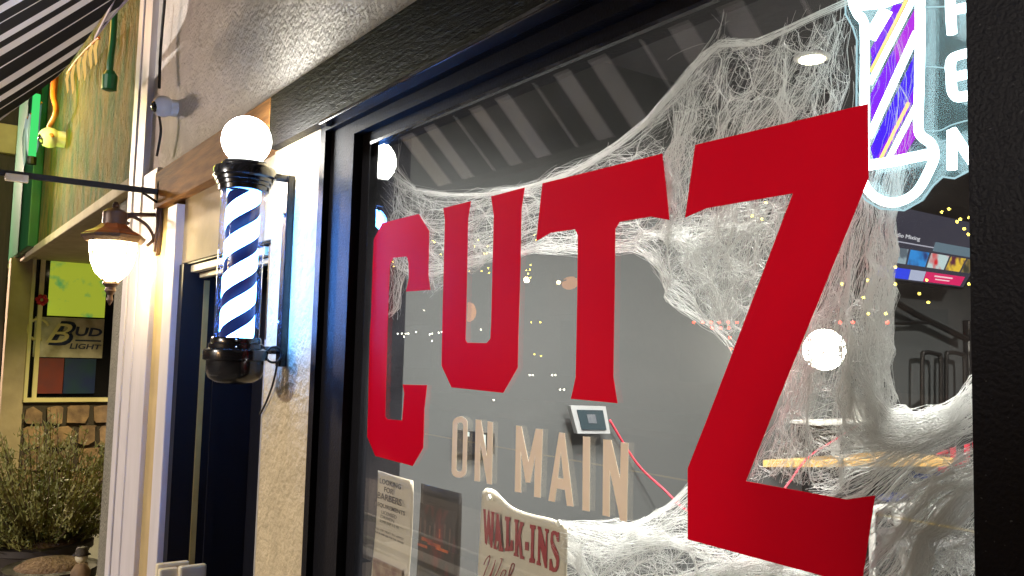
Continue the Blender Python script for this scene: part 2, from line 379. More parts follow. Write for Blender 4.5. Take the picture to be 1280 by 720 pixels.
# ------------------------------------------------------------ neighbouring building
nb = thing('neighbour_building', 'old building with rough green upper wall, recessed entry and stone base', 'building', (-7, 1.5, 0))
XA = -9.3; zs = 2.44
bx('green_wall', XA - 3, XL - .085, W + .0, W + .2, zs, 6, M['green'], nb)
bx('smooth_green_panel', XA - 1.0, hit(44, 240, Y=W - .05).x, W - .08, W - .001, zs, 6, M['green_smooth'], nb, .01)
bx('soffit', XA, XL - .12, W + .02, 3.2, zs - .012, zs + .05, M['beige_soffit'], nb)
bx('soffit_edge', XA - .1, XL - .085, W - .03, W + .02, zs - .05, zs + .01, M['beige_soffit'], nb, .008)
gp = hit(128, 600, Y=W + .02).x
bx('grey_pier', gp, XL - .085, W + .02, W + .35, 0, hit(150, 250, Y=W).z, M['grey_stucco'], nb, .01)
y0 = W
def yA(u, v=400): return hit(u, v, X=XA).y
def zA(v, u=80): return hit(u, v, X=XA).z
wy0, wy1, wz0, wz1 = yA(36), yA(150), zA(497), zA(316)
b = MB(); b.box(XA - .2, XA, W - .1, wy0, 0, zs - .013); b.box(XA - .2, XA, wy0, wy1 + 1.2, wz1, zs - .013); b.box(XA - .2, XA, wy1, wy1 + 1.2, wz0, wz1)
b.done('entry_wall', M['beige_soffit'], nb)
bx('stone_grout', XA - .2, XA - .01, wy0, wy1 + 1.2, 0, wz0, M['grout'], nb)
b = MB(); zc_ = .05
while zc_ < wz0 - .1:
    h = random.uniform(.16, .24); y = wy0 + .01
    while y < wy1 + .9:
        ww = random.uniform(.16, .30); e = .02
        J = lambda a_=.03: random.uniform(.004, a_)
        y2, z1_ = y + ww, min(zc_ + h, wz0 - .01)
        pts = [(XA - .01, y + J(), zc_ + J(.06)), (XA - .01, y + J(.09), zc_ + J(.015)), (XA - .01, y2 - J(.09), zc_ + J(.02)), (XA - .01, y2 - J(.02), zc_ + J(.07)), (XA - .01, y2 - J(), z1_ - J(.07)), (XA - .01, y2 - J(.10), z1_ - J(.015)), (XA - .01, y + J(.10), z1_ - J(.02)), (XA - .01, y + J(.02), z1_ - J(.07))]
        b.poly([pts], (.03 + random.uniform(0, .02), 0, 0)); y += ww + .012
    zc_ += h + .012
b.done('stonework', M['stone'], nb)
nw = bpy.data.objects.new('window', None); COL.objects.link(nw); nw.parent = nb
M['cream_frame'] = mat('cream_window_frame', (.68, .60, .30), .5, var=.1)
f = MB(); t = .05
y1 = yA(52)
f.box(XA - .02, XA + .02, wy0 + .09, wy1, wz1 - .075, wz1); f.box(XA - .02, XA + .02, yA(46), y1, wz0, wz1 - .075); f.box(XA - .02, XA + .02, wy0, wy0 + .03, wz0, wz1)
f.box(XA - .02, XA + .03, wy0, wy1, wz0 - .04, wz0)
f.done('frame', M['cream_frame'], nw)
bx('pane', XA - .05, XA - .045, wy0, wy1, wz0, wz1, M['dark_glass'], nw)
bx('window_back_board', XA - .19, XA - .15, wy0, wy1, wz0, wz1, M['dark_brown'], nw)  # dark brown board closing the opening behind the pane
# things stuck in that window
def adz(u0, u1, v0, v1): return yA(u0), yA(u1), zA(v1), zA(v0)
a = adz(59, 131, 327, 395)
pz = thing('window_print', 'faded yellow and green printed sheet in the top of the neighbouring window', 'poster', (XA, a[0], a[2]))
bx('sheet', XA - .044, XA - .030, a[0], a[1], a[2], a[3], M['print_yg'], pz)
a = adz(44, 131, 397, 447)
bs = thing('beer_sign', 'silver beer sign with big slanted navy lettering in the neighbouring window', 'sign', (XA, a[0], a[2]))
bx('sign_panel', XA - .028, XA - .012, a[0], a[1], a[2], a[3], mat('silver_print', (.60, .56, .42), .35, metal=.2, col2=(.30, .27, .17), vscale=7), bs, .004)
M['navy'] = mat('navy_print', (.01, .025, .09), .4, var=.2); M['navy_light'] = mat('cyan_print', (.10, .38, .5), .4, var=.2)
def on_A(pts, dx): return [Vector((XA + dx, yA(u, v), zA(v, u))) for u, v in pts]
text_mesh('logo_letter', 'B', on_A([(70, 401), (97, 402), (89, 433), (60, 431)], -.011), (1, 0, 0), M['navy'], bs, .03, .2, depth=.003)
text_mesh('logo_letter', 'B', on_A([(66, 404), (92, 405), (84, 429), (57, 428)], -.007), (1, 0, 0), M['cream_frame'], bs, .0, .2, depth=.002)
text_mesh('logo_letters', 'UD', on_A([(95, 408), (129, 411), (127, 421), (94, 420)], -.011), (1, 0, 0), M['navy'], bs, .03, .1, depth=.004)
text_mesh('small_lettering', 'LIGHT', on_A([(88, 429), (127, 431), (126, 437), (87, 436)], -.011), (1, 0, 0), M['navy'], bs, .02, .1, depth=.003)
b = MB(); b.box(XA - .0115, XA - .009, yA(96), yA(128), zA(426), zA(424)); b.done('underline', M['navy'], bs)
b = MB(); c = on_A([(48, 412)], -.006)[0]; b.tube([c + Vector((0, .09 * math.cos(t_), .10 * math.sin(t_))) for t_ in [k * PI / 8 for k in range(1, 14)]], .012, 6); b.done('logo_swirl', M['cream_frame'], bs, True)
a = adz(50, 84, 448, 492)
prop(bx('red_bill', XA - .028, XA - .014, a[0], a[1], a[2], a[3], mat('red_brown_print', (.16, .02, .012), .5, col2=(.12, .02, .02), vscale=9)), 'dark red printed bill below the beer sign, left of the blue one', 'poster')
a = adz(85, 124, 448, 492)
prop(bx('blue_bill', XA - .028, XA - .014, a[0], a[1], a[2], a[3], mat('blue_print', (.01, .02, .10), .4, col2=(.01, .04, .06), vscale=6)), 'dark blue printed bill below the beer sign, right of the red one', 'poster')
c = on_A([(52, 375)], .03)[0]
b = MB(); 
for k in range(7): b.sphere(c + Vector((0, .035 * math.cos(k), .035 * math.sin(k))), .022, 8, 6)
prop(b.done('red_flower', mat('red_petals', (.6, .02, .04), .6, var=.3), None, True), 'small red flower ornament at the left of the neighbouring window', 'ornament')
# dark timber at far left
yy = hit(14, 320, X=-8.8).y
tp = thing('timber_post', 'dark brown timber post at the far left edge beside the green wall', 'post', (-8.8, yy - .3, 0))
b = MB(); b.box(-9.1, -8.8, yy - .75, yy - .02, 0, 4.2, .01); b.done('post', M['dark_brown'], tp)
c = hit(9, 175, X=-8.79); bx('junction_box', -8.8, -8.72, c.y - .08, c.y + .07, c.z - .13, c.z + .13, M['ochre'], tp, .01)

# ------------------------------------------------------------ garlands and small items on the green wall
def garland(name, label, uv, mt, n, ln, wd, group=None):
    top = [hit(u, v, Y=W - .10) for u, v in uv]; pts = smoothpath(top, 8)
    t = thing(name, label, 'garland', pts[0]); b = MB(); b.tube(pts, .008, 6); b.done('cord', M['orange_cloth'], t)
    L = len(pts) - 1
    for i in range(n):
        p = pts[int(L * (i + .5) / n)]; b = MB(); l = ln * (.8 + .4 * random.random())
        b.tube([p, p + Vector((0, -.01, -l * .4)), p + Vector((0, 0, -l * .85)), p + Vector((0, 0, -l))], [wd * .7, wd, wd * .7, .002], 6)
        b.done('icicle', mt, t, True)
garland('icicle_garland', 'warm lit icicle garland hanging on the green wall under the awning edge', [(84, 92), (97, 74), (112, 58), (124, 47)], M['garland'], 6, .17, .010)
garland('pale_garland', 'pale blue hanging fringe at the far end of the green wall', [(33, 150), (41, 140), (52, 128)], mat('pale_blue_plastic', (.45, .55, .62), .3, emit=(.4, .7, 1), estr=.1), 4, .40, .022)
rb = hit(69, 95, Y=W - .1); c2 = hit(66, 170, Y=W - .1)
b = MB(); b.tube(smoothpath([rb, hit(67, 120, Y=W - .12), hit(70, 140, Y=W - .1), hit(60, 162, Y=W - .1), c2], 6), [.026 - .0006 * k for k in range(25)], 6)
prop(b.done('orange_ribbon', M['orange_cloth'], None, True), 'orange ribbon hanging down to the dome camera on the green wall', 'ribbon')
def dome_cam(label, c, r, face):
    t = thing('dome_camera', label, 'camera', c); n = Vector(face).normalized()
    b = MB(); b.sphere(c, r, 20, 12); b.done('housing', M['white_pl'], t, True)
    b = MB(); b.sphere(c + n * r * .45, r * .66, 16, 10); b.done('lens', M['black_gloss'], t, True)
    b = MB(); b.tube([c + Vector((0, r * .2, 0)), c + Vector((0, r * 1.5, 0))], r * .8, 16); b.done('mount', M['white_pl'], t)
dome_cam('white dome camera mounted on the trim at the shop corner', hit(204, 133, Y=W - .055), .045, (.15, -1, -.25))
dome_cam('white dome camera with an orange ribbon on the green wall', hit(62, 172, Y=W - .10), .075, (.2, -1, -.4))
t = thing('green_plug', 'green cable with plug hanging in front of the green wall', 'cable', hit(137, 100, Y=W - .12))
b = MB(); b.tube(smoothpath([hit(143, 18, Y=W - .1), hit(141, 50, Y=W - .11), hit(138, 75, Y=W - .12), hit(137, 90, Y=W - .12)], 6), .016, 8); b.done('cable', M['green_cord'], t, True)
c = hit(137, 101, Y=W - .12); b = MB(); b.lathe(c, [(.022, -.05), (.034, -.045), (.036, .025), (.022, .05)], 14); b.done('socket', M['green_cord'], t)
b = MB(); b.tube(smoothpath([hit(206, 0, Y=W - .04), hit(201, 60, Y=W - .04), hit(199, 110, Y=W - .045)], 6), .007, 6); b.tube(smoothpath([hit(199, 145, Y=W - .045), hit(201, 165, Y=W - .04), hit(196, 195, Y=W - .04)], 6), .006, 6)
prop(b.done('black_wire', M['rubber'], None, True), 'loose black wire running down the corner trim past the dome camera', 'wire')

# flat iron arm sticking out of the wall
e0 = hit(197, 240, Y=W - .03)
t = thing('sign_arm', 'long thin dark iron arm sticking out from the wall above the lantern', 'bracket', e0)
b = MB(); b.box(e0.x - .008, e0.x + .008, W - 1.6, W - .03, e0.z - .012, e0.z + .012, .002); b.done('bar', M['iron'], t)
b = MB(); b.box(e0.x - .02, e0.x + .02, W - .03, W - .018, e0.z - .05, e0.z + .05, .003); b.tube([(e0.x, W - .03, e0.z - .045), (e0.x, W - .09, e0.z - .01)], .006, 6); b.done('wall_plate', M['iron'], t)
c = hit(24, 224, X=e0.x); b = MB(); b.box(c.x + .009, c.x + .03, c.y - .05, c.y + .03, c.z - .015, c.z + .015, .004); b.done('clip', M['cream_pl'], t)

# ------------------------------------------------------------ wall lantern
pl = hit(198, 287, Y=W - .012)
ln = thing('wall_lantern', 'lit carriage lantern with frosted glass on a curled bronze arm', 'lantern', pl)
lx = pl.x; lc = hit(142, 300, X=lx)
b = MB(); b.lathe((0, 0, 0), [(.0, 0)], 3) if False else None
hh = .115
pts = []
for k in range(24):
    a = 2 * PI * k / 24; pts.append((lx + .032 * math.cos(a), W - .004, pl.z + hh * math.sin(a) * (1 if abs(math.sin(a)) < .9 else 1.0)))
b = MB(); b.poly([pts], (0, -.014, 0)); b.poly([[(lx + (x[0] - lx) * .7, W - .018, pl.z + (x[2] - pl.z) * .85) for x in pts]], (0, -.010, 0)); b.done('back_plate', M['bronze'], ln)
ztop = hit(142, 262, X=lx).z
b = MB(); b.tube([(lx, W - .02, hit(190, 268, X=lx).z), (lx, lc.y + .02, hit(150, 268, X=lx).z)], .009, 8)
ya, za = W - .02, hit(190, 305, X=lx).z
b.tube(smoothpath([(lx, W - .055, hit(190, 308, X=lx).z), (lx, W - .03, hit(192, 298, X=lx).z), (lx, W - .06, hit(185, 282, X=lx).z), (lx, W - .12, hit(175, 272, X=lx).z), (lx, W - .15, hit(168, 277, X=lx).z), (lx, W - .13, hit(172, 281, X=lx).z)], 6), .007, 8)
b.done('arm', M['bronze'], ln, True)
zr = hit(142, 290, X=lx).z; lp = Vector((lx, lc.y, 0))
pxm = 1 / (F / (R.T @ np.array([lx, lc.y, zr - CZ]))[2] * -1)   # metres per pixel at the lantern
u_ = pxm * 1.12
b = MB(); b.lathe((lx, lc.y, zr), [(2 * u_, 34 * u_), (4 * u_, 30 * u_), (3 * u_, 27 * u_), (9 * u_, 25 * u_), (13 * u_, 22 * u_), (13 * u_, 9 * u_), (14 * u_, 4 * u_), (8 * u_, 0)], 20); b.done('cap', M['bronze'], ln, autosm=True)
b = MB(); b.lathe((lx, lc.y, zr), [(12 * u_, 10 * u_), (20 * u_, 3 * u_), (30 * u_, -2 * u_), (32 * u_, -5 * u_)], 8); b.done('roof', M['copper_roof'], ln)
b = MB(); b.lathe((lx, lc.y, zr), [(32 * u_, -4 * u_), (34 * u_, -5 * u_), (33 * u_, -8 * u_), (29 * u_, -12 * u_), (27 * u_, -12 * u_)], 8); b.done('roof_rim', M['bronze'], ln)
prof = [(24.5 * u_, -12.5 * u_), (24 * u_, -22 * u_), (22 * u_, -34 * u_), (17.5 * u_, -45 * u_), (10 * u_, -53 * u_), (7 * u_, -56 * u_)]
b = MB(); b.lathe((lx, lc.y, zr), prof, 28); b.done('glass_shade', M['lantern_glass'], ln, autosm=True)
for k in range(4):
    a = 2 * PI * k / 4 + .42; b = MB(); b.tube([(lx + (r + .8 * u_) * math.cos(a), lc.y + (r + .8 * u_) * math.sin(a), zr + z) for r, z in prof], 1.0 * u_, 6); b.done('rib', M['bronze'], ln)
b = MB(); b.lathe((lx, lc.y, zr), [(8 * u_, -55.5 * u_), (9 * u_, -58 * u_), (5 * u_, -62 * u_), (6 * u_, -66 * u_), (2.5 * u_, -71 * u_), (3.5 * u_, -76 * u_), (.5 * u_, -82 * u_)], 14); b.done('finial', M['bronze'], ln, autosm=True)

# ------------------------------------------------------------ barber pole
PXc, PYc = -2.363, .744
def pz_(v): return hit(306, v, Y=PYc).z
bp = thing('barber_pole', 'lit barber pole with round white globe and spiral stripes on the stucco pier', 'barber pole', (PXc, PYc, pz_(482)))
gz = pz_(177)
b = MB(); b.sphere((PXc, PYc, gz), .067, 40, 24); b.done('globe', M['globe'], bp, True)
zt, zb = pz_(240), pz_(424); cap0 = pz_(204)
h = (cap0 - zt)
b = MB(); b.lathe((PXc, PYc, zt), [(.050, h + .004), (.060, h), (.064, h * .93), (.064, h * .84), (.081, h * .80), (.084, h * .72), (.084, h * .50), (.078, h * .44), (.078, h * .33), (.073, h * .30), (.073, h * .2), (.068, h * .17), (.068, h * .03), (.064, 0)], 56); b.done('cap', M['black_gloss'], bp, autosm=True)
zm = (zt + zb) / 2
me = bpy.data.meshes.new('striped_cylinder'); bm = bmesh.new(); bmesh.ops.create_cone(bm, cap_ends=True, segments=64, radius1=.045, radius2=.045, depth=zt - zb - .004); bm.to_mesh(me); bm.free()
o = link('striped_cylinder', me, M['stripes'], bp, False, world=False); o.location = Vector((PXc, PYc, zm)) - bp.location
for p in me.polygons: p.use_smooth = len(p.vertices) == 4
b = MB(); b.lathe((PXc, PYc, zb), [(.060, .001), (.060, zt - zb - .001)], 64)
b.done('glass_tube', M['tube_glass'], bp, autosm=True)
hb = zb - pz_(482)
b = MB(); b.lathe((PXc, PYc, zb), [(.064, .004), (.066, 0), (.066, -hb * .09), (.072, -hb * .11), (.072, -hb * .2), (.084, -hb * .24), (.086, -hb * .30), (.085, -hb * .46), (.076, -hb * .48), (.075, -hb * .74), (.068, -hb * .86), (.050, -hb * .96), (.02, -hb)], 56); b.done('base', M['black_gloss'], bp, autosm=True)
kx = PXc + .0; b0 = pz_(222) + .01; b1 = pz_(450)
b = MB(); b.box(PXc - .017, PXc + .017, W - .022, W - .001, pz_(449) - .02, pz_(221) + .02, .003); b.done('wall_bar', M['black_gloss'], bp)
for vv in (216, 437):
    zz = pz_(vv) + (0 if vv < 300 else .0)
    b = MB(); b.tube([(PXc, PYc + .078, zz), (PXc, W - .018, zz)], .011, 12); b.done('bracket_arm', M['black_gloss'], bp)
for vv in (262, 400):
    b = MB(); b.sphere((PXc + .0, W - .023, pz_(vv)), .006, 10, 6); b.done('screw', M['chrome'], bp, True)
for dy_, dzz in ((0, -.26 * hb),):
    for k in range(3):
        b = MB(); q = hit(306 + 0 * k, 418 + 8 * k, Y=PYc); d = Vector((0 - PXc, 0 - PYc, 0)).normalized(); b.sphere(Vector((PXc, PYc, q.z)) + d * (.066 + .0075 * k), .0032, 8, 6); b.done('screw', M['chrome'], bp, True)
cz = pz_(447)
b = MB(); c = Vector((PXc + .02, W - .04, pz_(437)))
pts = [c + Vector((.015 * math.sin(a) * .3, .022 * math.cos(a), .022 * math.sin(a) - .012)) for a in [k * .5 for k in range(26)]]
b.tube(pts, .0032, 6)
b.tube(smoothpath([pts[-1], hit(347, 455, Y=W - .03), hit(341, 480, Y=W - .012), hit(333, 502, Y=W - .008), hit(325, 518, Y=W - .006)], 8), .0032, 6)
prop(b.done('power_cord', M['rubber'], None, True), 'thin black power cord coiled at the barber pole bracket and drooping to the door', 'cord')

# ------------------------------------------------------------ awning
def awn(u, v):
    d = ray(u, v); t = (3.26 - W - CZ) / (d[2] - d[1]); return Vector((d[0] * t, d[1] * t, CZ + d[2] * t))
edge_px = [(175, -48), (155, 0), (143, 17), (110, 57), (80, 87), (33, 123), (0, 148), (-40, 172)]
ed = sorted([awn(u, v) for u, v in edge_px], key=lambda p: -p.y)
YF = W - .9
ed = [Vector((ed[0].x + .12, W - .01, 3.25))] + [p for p in ed if p.y < W - .03]
while ed[-1].y < YF + .02: ed.pop()
last = ed[-1]; sl = (ed[-1] - ed[-2]); ed.append(Vector((last.x - .15, YF, 3.26 - W + YF)))
aw = thing('striped_awning', 'black and white striped canvas awning over the shopfront', 'awning', (-2, W, 3.2))
NV = 24
def edge_x(y):
    for a, b_ in zip(ed, ed[1:]):
        if b_.y <= y <= a.y: k = (a.y - y) / max(a.y - b_.y, 1e-6); return a.x + (b_.x - a.x) * k
    return ed[-1].x
def awning_mat():
    m = bpy.data.materials.new('striped_canvas'); m.use_nodes = True; nt = m.node_tree; N = nt.nodes; L = nt.links
    g = N.new('ShaderNodeTexCoord'); sp = N.new('ShaderNodeSeparateXYZ'); L.new(g.outputs['Object'], sp.inputs[0])
    def ma(op, a, b=None):
        n = N.new('ShaderNodeMath'); n.operation = op
        for i, x in enumerate((a, b)):
            if x is None: continue
            if isinstance(x, (int, float)): n.inputs[i].default_value = x
            else: L.new(x, n.inputs[i])
        return n.outputs[0]
    xw = ma('ADD', sp.outputs[0], ma('MULTIPLY', ma('MINIMUM', ma('ADD', sp.outputs[0], 3.2), 0), -.42))
    s = ma('FRACT', ma('ADD', ma('DIVIDE', ma('ADD', xw, 2.725), .52), 40))
    def band(a, b): return ma('MULTIPLY', ma('GREATER_THAN', s, a), ma('LESS_THAN', s, b))
    k = ma('ADD', ma('ADD', band(-.01, .155), band(.335, .50)), band(.775, .80))
    n = N.new('ShaderNodeTexNoise'); n.inputs['Scale'].default_value = 7; L.new(g.outputs['Object'], n.inputs['Vector'])
    r = N.new('ShaderNodeValToRGB'); r.color_ramp.elements[0].color = (.76, .73, .71, 1); r.color_ramp.elements[1].color = (.88, .86, .84, 1); L.new(n.outputs[0], r.inputs[0])
    mx = N.new('ShaderNodeMix'); mx.data_type = 'RGBA'; L.new(k, mx.inputs[0]); mx.inputs[6].default_value = (.016, .016, .02, 1); L.new(r.outputs[0], mx.inputs[7])
    b = N['Principled BSDF']; b.inputs['Roughness'].default_value = .75; L.new(mx.outputs[2], b.inputs['Base Color'])
    wv = N.new('ShaderNodeTexNoise'); wv.inputs['Scale'].default_value = 300; L.new(g.outputs['Object'], wv.inputs['Vector'])
    bu = N.new('ShaderNodeBump'); bu.inputs['Strength'].default_value = .15; bu.inputs['Distance'].default_value = .002; L.new(wv.outputs[0], bu.inputs['Height']); L.new(bu.outputs[0], b.inputs['Normal'])
    tr = N.new('ShaderNodeBsdfTranslucent'); L.new(mx.outputs[2], tr.inputs[0]); ms = N.new('ShaderNodeMixShader'); ms.inputs[0].default_value = .55
    L.new(b.outputs[0], ms.inputs[1]); L.new(tr.outputs[0], ms.inputs[2]); L.new(ms.outputs[0], N['Material Output'].inputs[0])
    return m
bm = bmesh.new(); cols = []
for i in range(NV + 1):
    y = (W - .01) + (YF - (W - .01)) * i / NV; x0 = edge_x(y)
    xs = [x0 + (1.2 - x0) * (j / 20) ** 1.4 for j in range(21)]
    sag = -.012 * math.sin(PI * i / NV)
    cols.append([(x, y, 3.26 - W + y + sag) for x in xs])
V0 = [[bm.verts.new(p) for p in r] for r in cols]; V1 = [[bm.verts.new((p[0], p[1], p[2] + .004)) for p in r] for r in cols]
for i in range(NV):
    for j in range(20):
        bm.faces.new((V0[i][j], V0[i][j + 1], V0[i + 1][j + 1], V0[i + 1][j])); bm.faces.new((V1[i][j], V1[i + 1][j], V1[i + 1][j + 1], V1[i][j + 1]))
for i in range(NV): bm.faces.new((V0[i][0], V0[i + 1][0], V1[i + 1][0], V1[i][0])); bm.faces.new((V0[i][20], V1[i][20], V1[i + 1][20], V0[i + 1][20]))
for j in range(20): bm.faces.new((V0[0][j], V1[0][j], V1[0][j + 1], V0[0][j + 1])); bm.faces.new((V0[NV][j], V0[NV][j + 1], V1[NV][j + 1], V1[NV][j]))
me = bpy.data.meshes.new('canopy'); bmesh.ops.recalc_face_normals(bm, faces=bm.faces); bm.to_mesh(me); bm.free(); link('canopy', me, awning_mat(), aw)
lav = mat('lavender_binding', (.50, .44, .52), .7, var=.1)
path = [Vector((edge_x(y), y, 3.26 - W + y - .004)) for y in [W - .012 - (W - .012 - YF) * k / 30 for k in range(31)]]
bm = bmesh.new(); A = []
for p in path:
    A.append([bm.verts.new(p + Vector(q)) for q in ((-.012, 0, .01), (.15, 0, .010), (.15, 0, -.006), (-.012, 0, -.006))])
for a, b_ in zip(A, A[1:]):
    for j in range(4): bm.faces.new((a[j], a[(j + 1) % 4], b_[(j + 1) % 4], b_[j]))
bm.faces.new(A[0]); bm.faces.new(A[-1][::-1]); me = bpy.data.meshes.new('edge_binding'); bmesh.ops.recalc_face_normals(bm, faces=bm.faces); bm.to_mesh(me); bm.free(); link('edge_binding', me, lav, aw)
b = MB(); b.box(edge_x(YF), 1.2, YF - .012, YF + .012, 3.26 - W + YF - .03, 3.26 - W + YF - .004); b.done('front_rail', M['iron'], aw)

# ------------------------------------------------------------ window lettering (vinyl, on the outer face)
Cp = [(477.8, 278.9), (523.6, 267.5), (536.7, 288.9), (535.6, 343.6), (538, 362.2), (507.8, 364.4), (511.4, 347.8), (510.6, 327), (508.9, 320.6), (491.7, 322.2), (487.5, 331), (483.9, 427.8), (481.4, 520.8), (484.7, 524.2), (502.8, 525.6), (505.6, 491.7), (503.6, 480.6), (533.9, 481.4), (530.6, 511), (529.2, 559.7), (516, 582.5), (469.4, 570), (459.2, 545.8), (460.6, 500), (462.5, 416.7), (463.9, 397.8), (465.8, 336.7), (467.5, 299.2)]
Up = [(554.4, 260.3), (588.9, 251.4), (585.3, 272.8), (584.2, 331), (582, 425), (584.2, 428.3), (608.3, 428.9), (613.3, 423.6), (614.4, 400), (615.8, 336.7), (617.5, 270), (614.2, 245.6), (656.1, 234.4), (652, 261.7), (650.6, 336.7), (648, 420), (647.2, 459.7), (629.2, 491.1), (564.7, 484.2), (552.2, 457), (553.3, 400), (555, 331), (556.4, 275.6)]
Tp = [(678.3, 229.3), (828, 192), (832.5, 230), (837, 275), (813.8, 270.8), (775, 277), (769.3, 286.3), (768.5, 360), (766.8, 471), (772, 504), (714, 498.5), (719.9, 471), (722, 360), (722.5, 293.8), (719, 286.5), (688, 291), (670.5, 301.5)]
Zp = [(869.2, 181.1), (1085.3, 129.7), (1086, 222.8), (972.9, 500), (932.6, 601.4), (1058.5, 624.3), (1094.2, 619.2), (1077, 733), (859.9, 674.2), (859.9, 585.5), (893.5, 500), (991.4, 241.7), (883, 260.3), (856.7, 272)]
YV = G - .0008
t = thing('red_lettering', 'four huge red vinyl letters stuck across the shop window', 'lettering', hit(770, 400, Y=YV))
gxc = gx0 + .001
for p in (Cp, Up, Tp, Zp):
    pts = [hit(u, v, Y=YV) for u, v in p]; pts = [Vector((max(q.x, gxc), q.y, q.z)) for q in pts]
    b = MB(); b.poly([pts], (0, -.0006, 0)); b.done('letter', M['vinyl_red'], t)
def k6(l): return [(550 + x / 4.2346, 500 + y / 4.2346) for x, y in l]
def cap_ring(xl, xr, yt, yb, dxb, n=9):
    out = []; r = (xr - xl) / 2; cx_ = (xl + xr) / 2
    for k in range(n): a = PI - PI * k / (n - 1); out.append((cx_ + r * math.cos(a), yt + r * .95 - r * .95 * math.sin(a)))
    for k in range(n): a = -PI * k / (n - 1); out.append((cx_ + dxb + r * math.cos(a), yb - r * .95 - r * .95 * math.sin(a)))
    return out
on = [[cap_ring(68, 147, 87, 412, -6), cap_ring(92, 124, 118, 380, -5)[::-1]],
      [[(190, 103), (218, 106), (249, 300), (253, 113), (280, 117), (275, 447), (250, 443), (214, 225), (211, 432), (183, 428)]],
      [[(404, 135), (432, 139), (470, 330), (508, 152), (545, 155), (532, 518), (499, 512), (505, 290), (478, 438), (455, 436), (428, 270), (430, 490), (397, 486)]],
      [[(632, 172), (660, 175), (707, 564), (673, 560), (662, 475), (618, 468), (608, 540), (575, 533)], [(641, 270), (655, 418), (625, 413)]],
      [[(758, 193), (795, 197), (792, 590), (755, 583)]],
      [[(865, 208), (908, 212), (955, 420), (958, 225), (998, 228), (990, 643), (955, 638), (900, 370), (898, 618), (862, 610)]]]
t = thing('tan_lettering', 'row of narrow tan vinyl letters below the big red letters on the glass', 'lettering', hit(680, 580, Y=YV))
for lp_ in on:
    b = MB(); b.poly([[hit(u, v, Y=YV) for u, v in k6(l)] for l in lp_], (0, -.0006, 0)); b.done('letter', M['vinyl_tan'], t)

# ------------------------------------------------------------ papers taped inside the glass
YI = G + .012
def bil(q, s, t_): return q[0] * (1 - s) * (1 - t_) + q[1] * s * (1 - t_) + q[2] * s * t_ + q[3] * (1 - s) * t_
def sub(q, s0, s1, t0, t1): return [bil(q, s0, t0), bil(q, s1, t0), bil(q, s1, t1), bil(q, s0, t1)]
def rect_sheet(q): 
    x0 = q[0].x; x1 = q[1].x; return [q[0], q[1], Vector((x1, q[1].y, q[0].z - .28 - (q[0].z - q[1].z))), Vector((x0, q[0].y, q[0].z - .28))]
def sheet(name, q, m, parent, curl=.006, thick=.0006, n=12, round_=0.):
    bm = bmesh.new(); V = []
    for i in range(n + 1):
        row = []
        for j in range(n + 1):
            s, t_ = i / n, j / n; p = bil(q, s, t_); dy = curl * (math.sin(PI * t_ * 1.5) * .5 + (s - .5) ** 2 * 2)
            row.append(bm.verts.new(p + Vector((0, dy, 0))))
        V.append(row)
    fs = [bm.faces.new((V[i][j], V[i + 1][j], V[i + 1][j + 1], V[i][j + 1])) for i in range(n) for j in range(n)]
    r = bmesh.ops.extrude_face_region(bm, geom=fs)
    for g in r['geom']:
        if isinstance(g, bmesh.types.BMVert): g.co.y += thick
    bmesh.ops.recalc_face_normals(bm, faces=bm.faces); me = bpy.data.meshes.new(name); bm.to_mesh(me); bm.free(); return link(name, me, m, parent, True)
q = [hit(471, 588, Y=YI), hit(515, 601, Y=YI)]; dv = Vector((0, 0, -.30))
q = [q[0], q[1], q[1] + dv + Vector((-.004, 0, 0)), q[0] + dv + Vector((-.012, 0, 0))]
t = thing('hiring_notice', 'cream paper notice with black print taped in the lower left corner of the shop window', 'notice', q[0])
sheet('paper', q, M['paper'], t)
qf = [p + Vector((0, -.0045, 0)) for p in q]
for tx, s0, s1, t0, t1 in (('LOOKING', .16, .76, .045, .085), ('FOR', .30, .56, .10, .14), ('BARBERS', .12, .80, .155, .205), ('REQUIREMENTS', .06, .90, .235, .27), ('LICENSED', .26, .68, .285, .312), ('DRIVEN', .24, .62, .322, .347), ('SOME EXP 1-2 YR', .22, .76, .358, .38), ('CALL OR TEXT TO APPLY', .05, .9, .43, .445), ('WALK IN AND ASK FOR THE OWNER', .05, .9, .46, .475)):
    text_mesh('print_line', tx, sub(qf, s0, s1, t0, t1), (0, -1, 0), M['ink'], t, .012 if t1 - t0 > .03 else 0, depth=.0003)
t2 = .55
b = MB(); b.box(qf[3].x + .02, qf[2].x - .02, qf[0].y - .0003, qf[0].y, qf[3].z + .02, qf[3].z + .10); b.done('printed_picture', mat('brown_print', (.20, .10, .08), .6, col2=(.4, .3, .22), vscale=40), t)
q = [hit(526, 604, Y=YI), hit(577, 617, Y=YI)]; q = [q[0], q[1], q[1] + dv * .95 + Vector((-.002, 0, 0)), q[0] + dv * .95 + Vector((-.01, 0, 0))]
t = thing('event_poster', 'black glossy poster with dark red figures taped beside the cream notice', 'poster', q[0])
sheet('paper', q, M['poster_dark'], t, .002)
qf = [p + Vector((0, -.0045, 0)) for p in q]
b = MB(); b.poly([sub(qf, .06, .94, .14, .6)], (0, -.0003, 0)); b.done('printed_figures', M['poster_blotch'], t)
for k in range(7):
    s0 = .08 + k * .12; b = MB(); qq = sub([p + Vector((0, -.0006, 0)) for p in qf], s0, s0 + .035, .24 + .05 * random.random(), .34 + .1 * random.random()); b.poly([qq], (0, -.0003, 0)); b.done('printed_figure', M['poster_orange'] if k in (4,) else mat('dusty_print%d' % k, (.12, .07, .06), .5, var=.4, vscale=30), t)
b = MB(); 
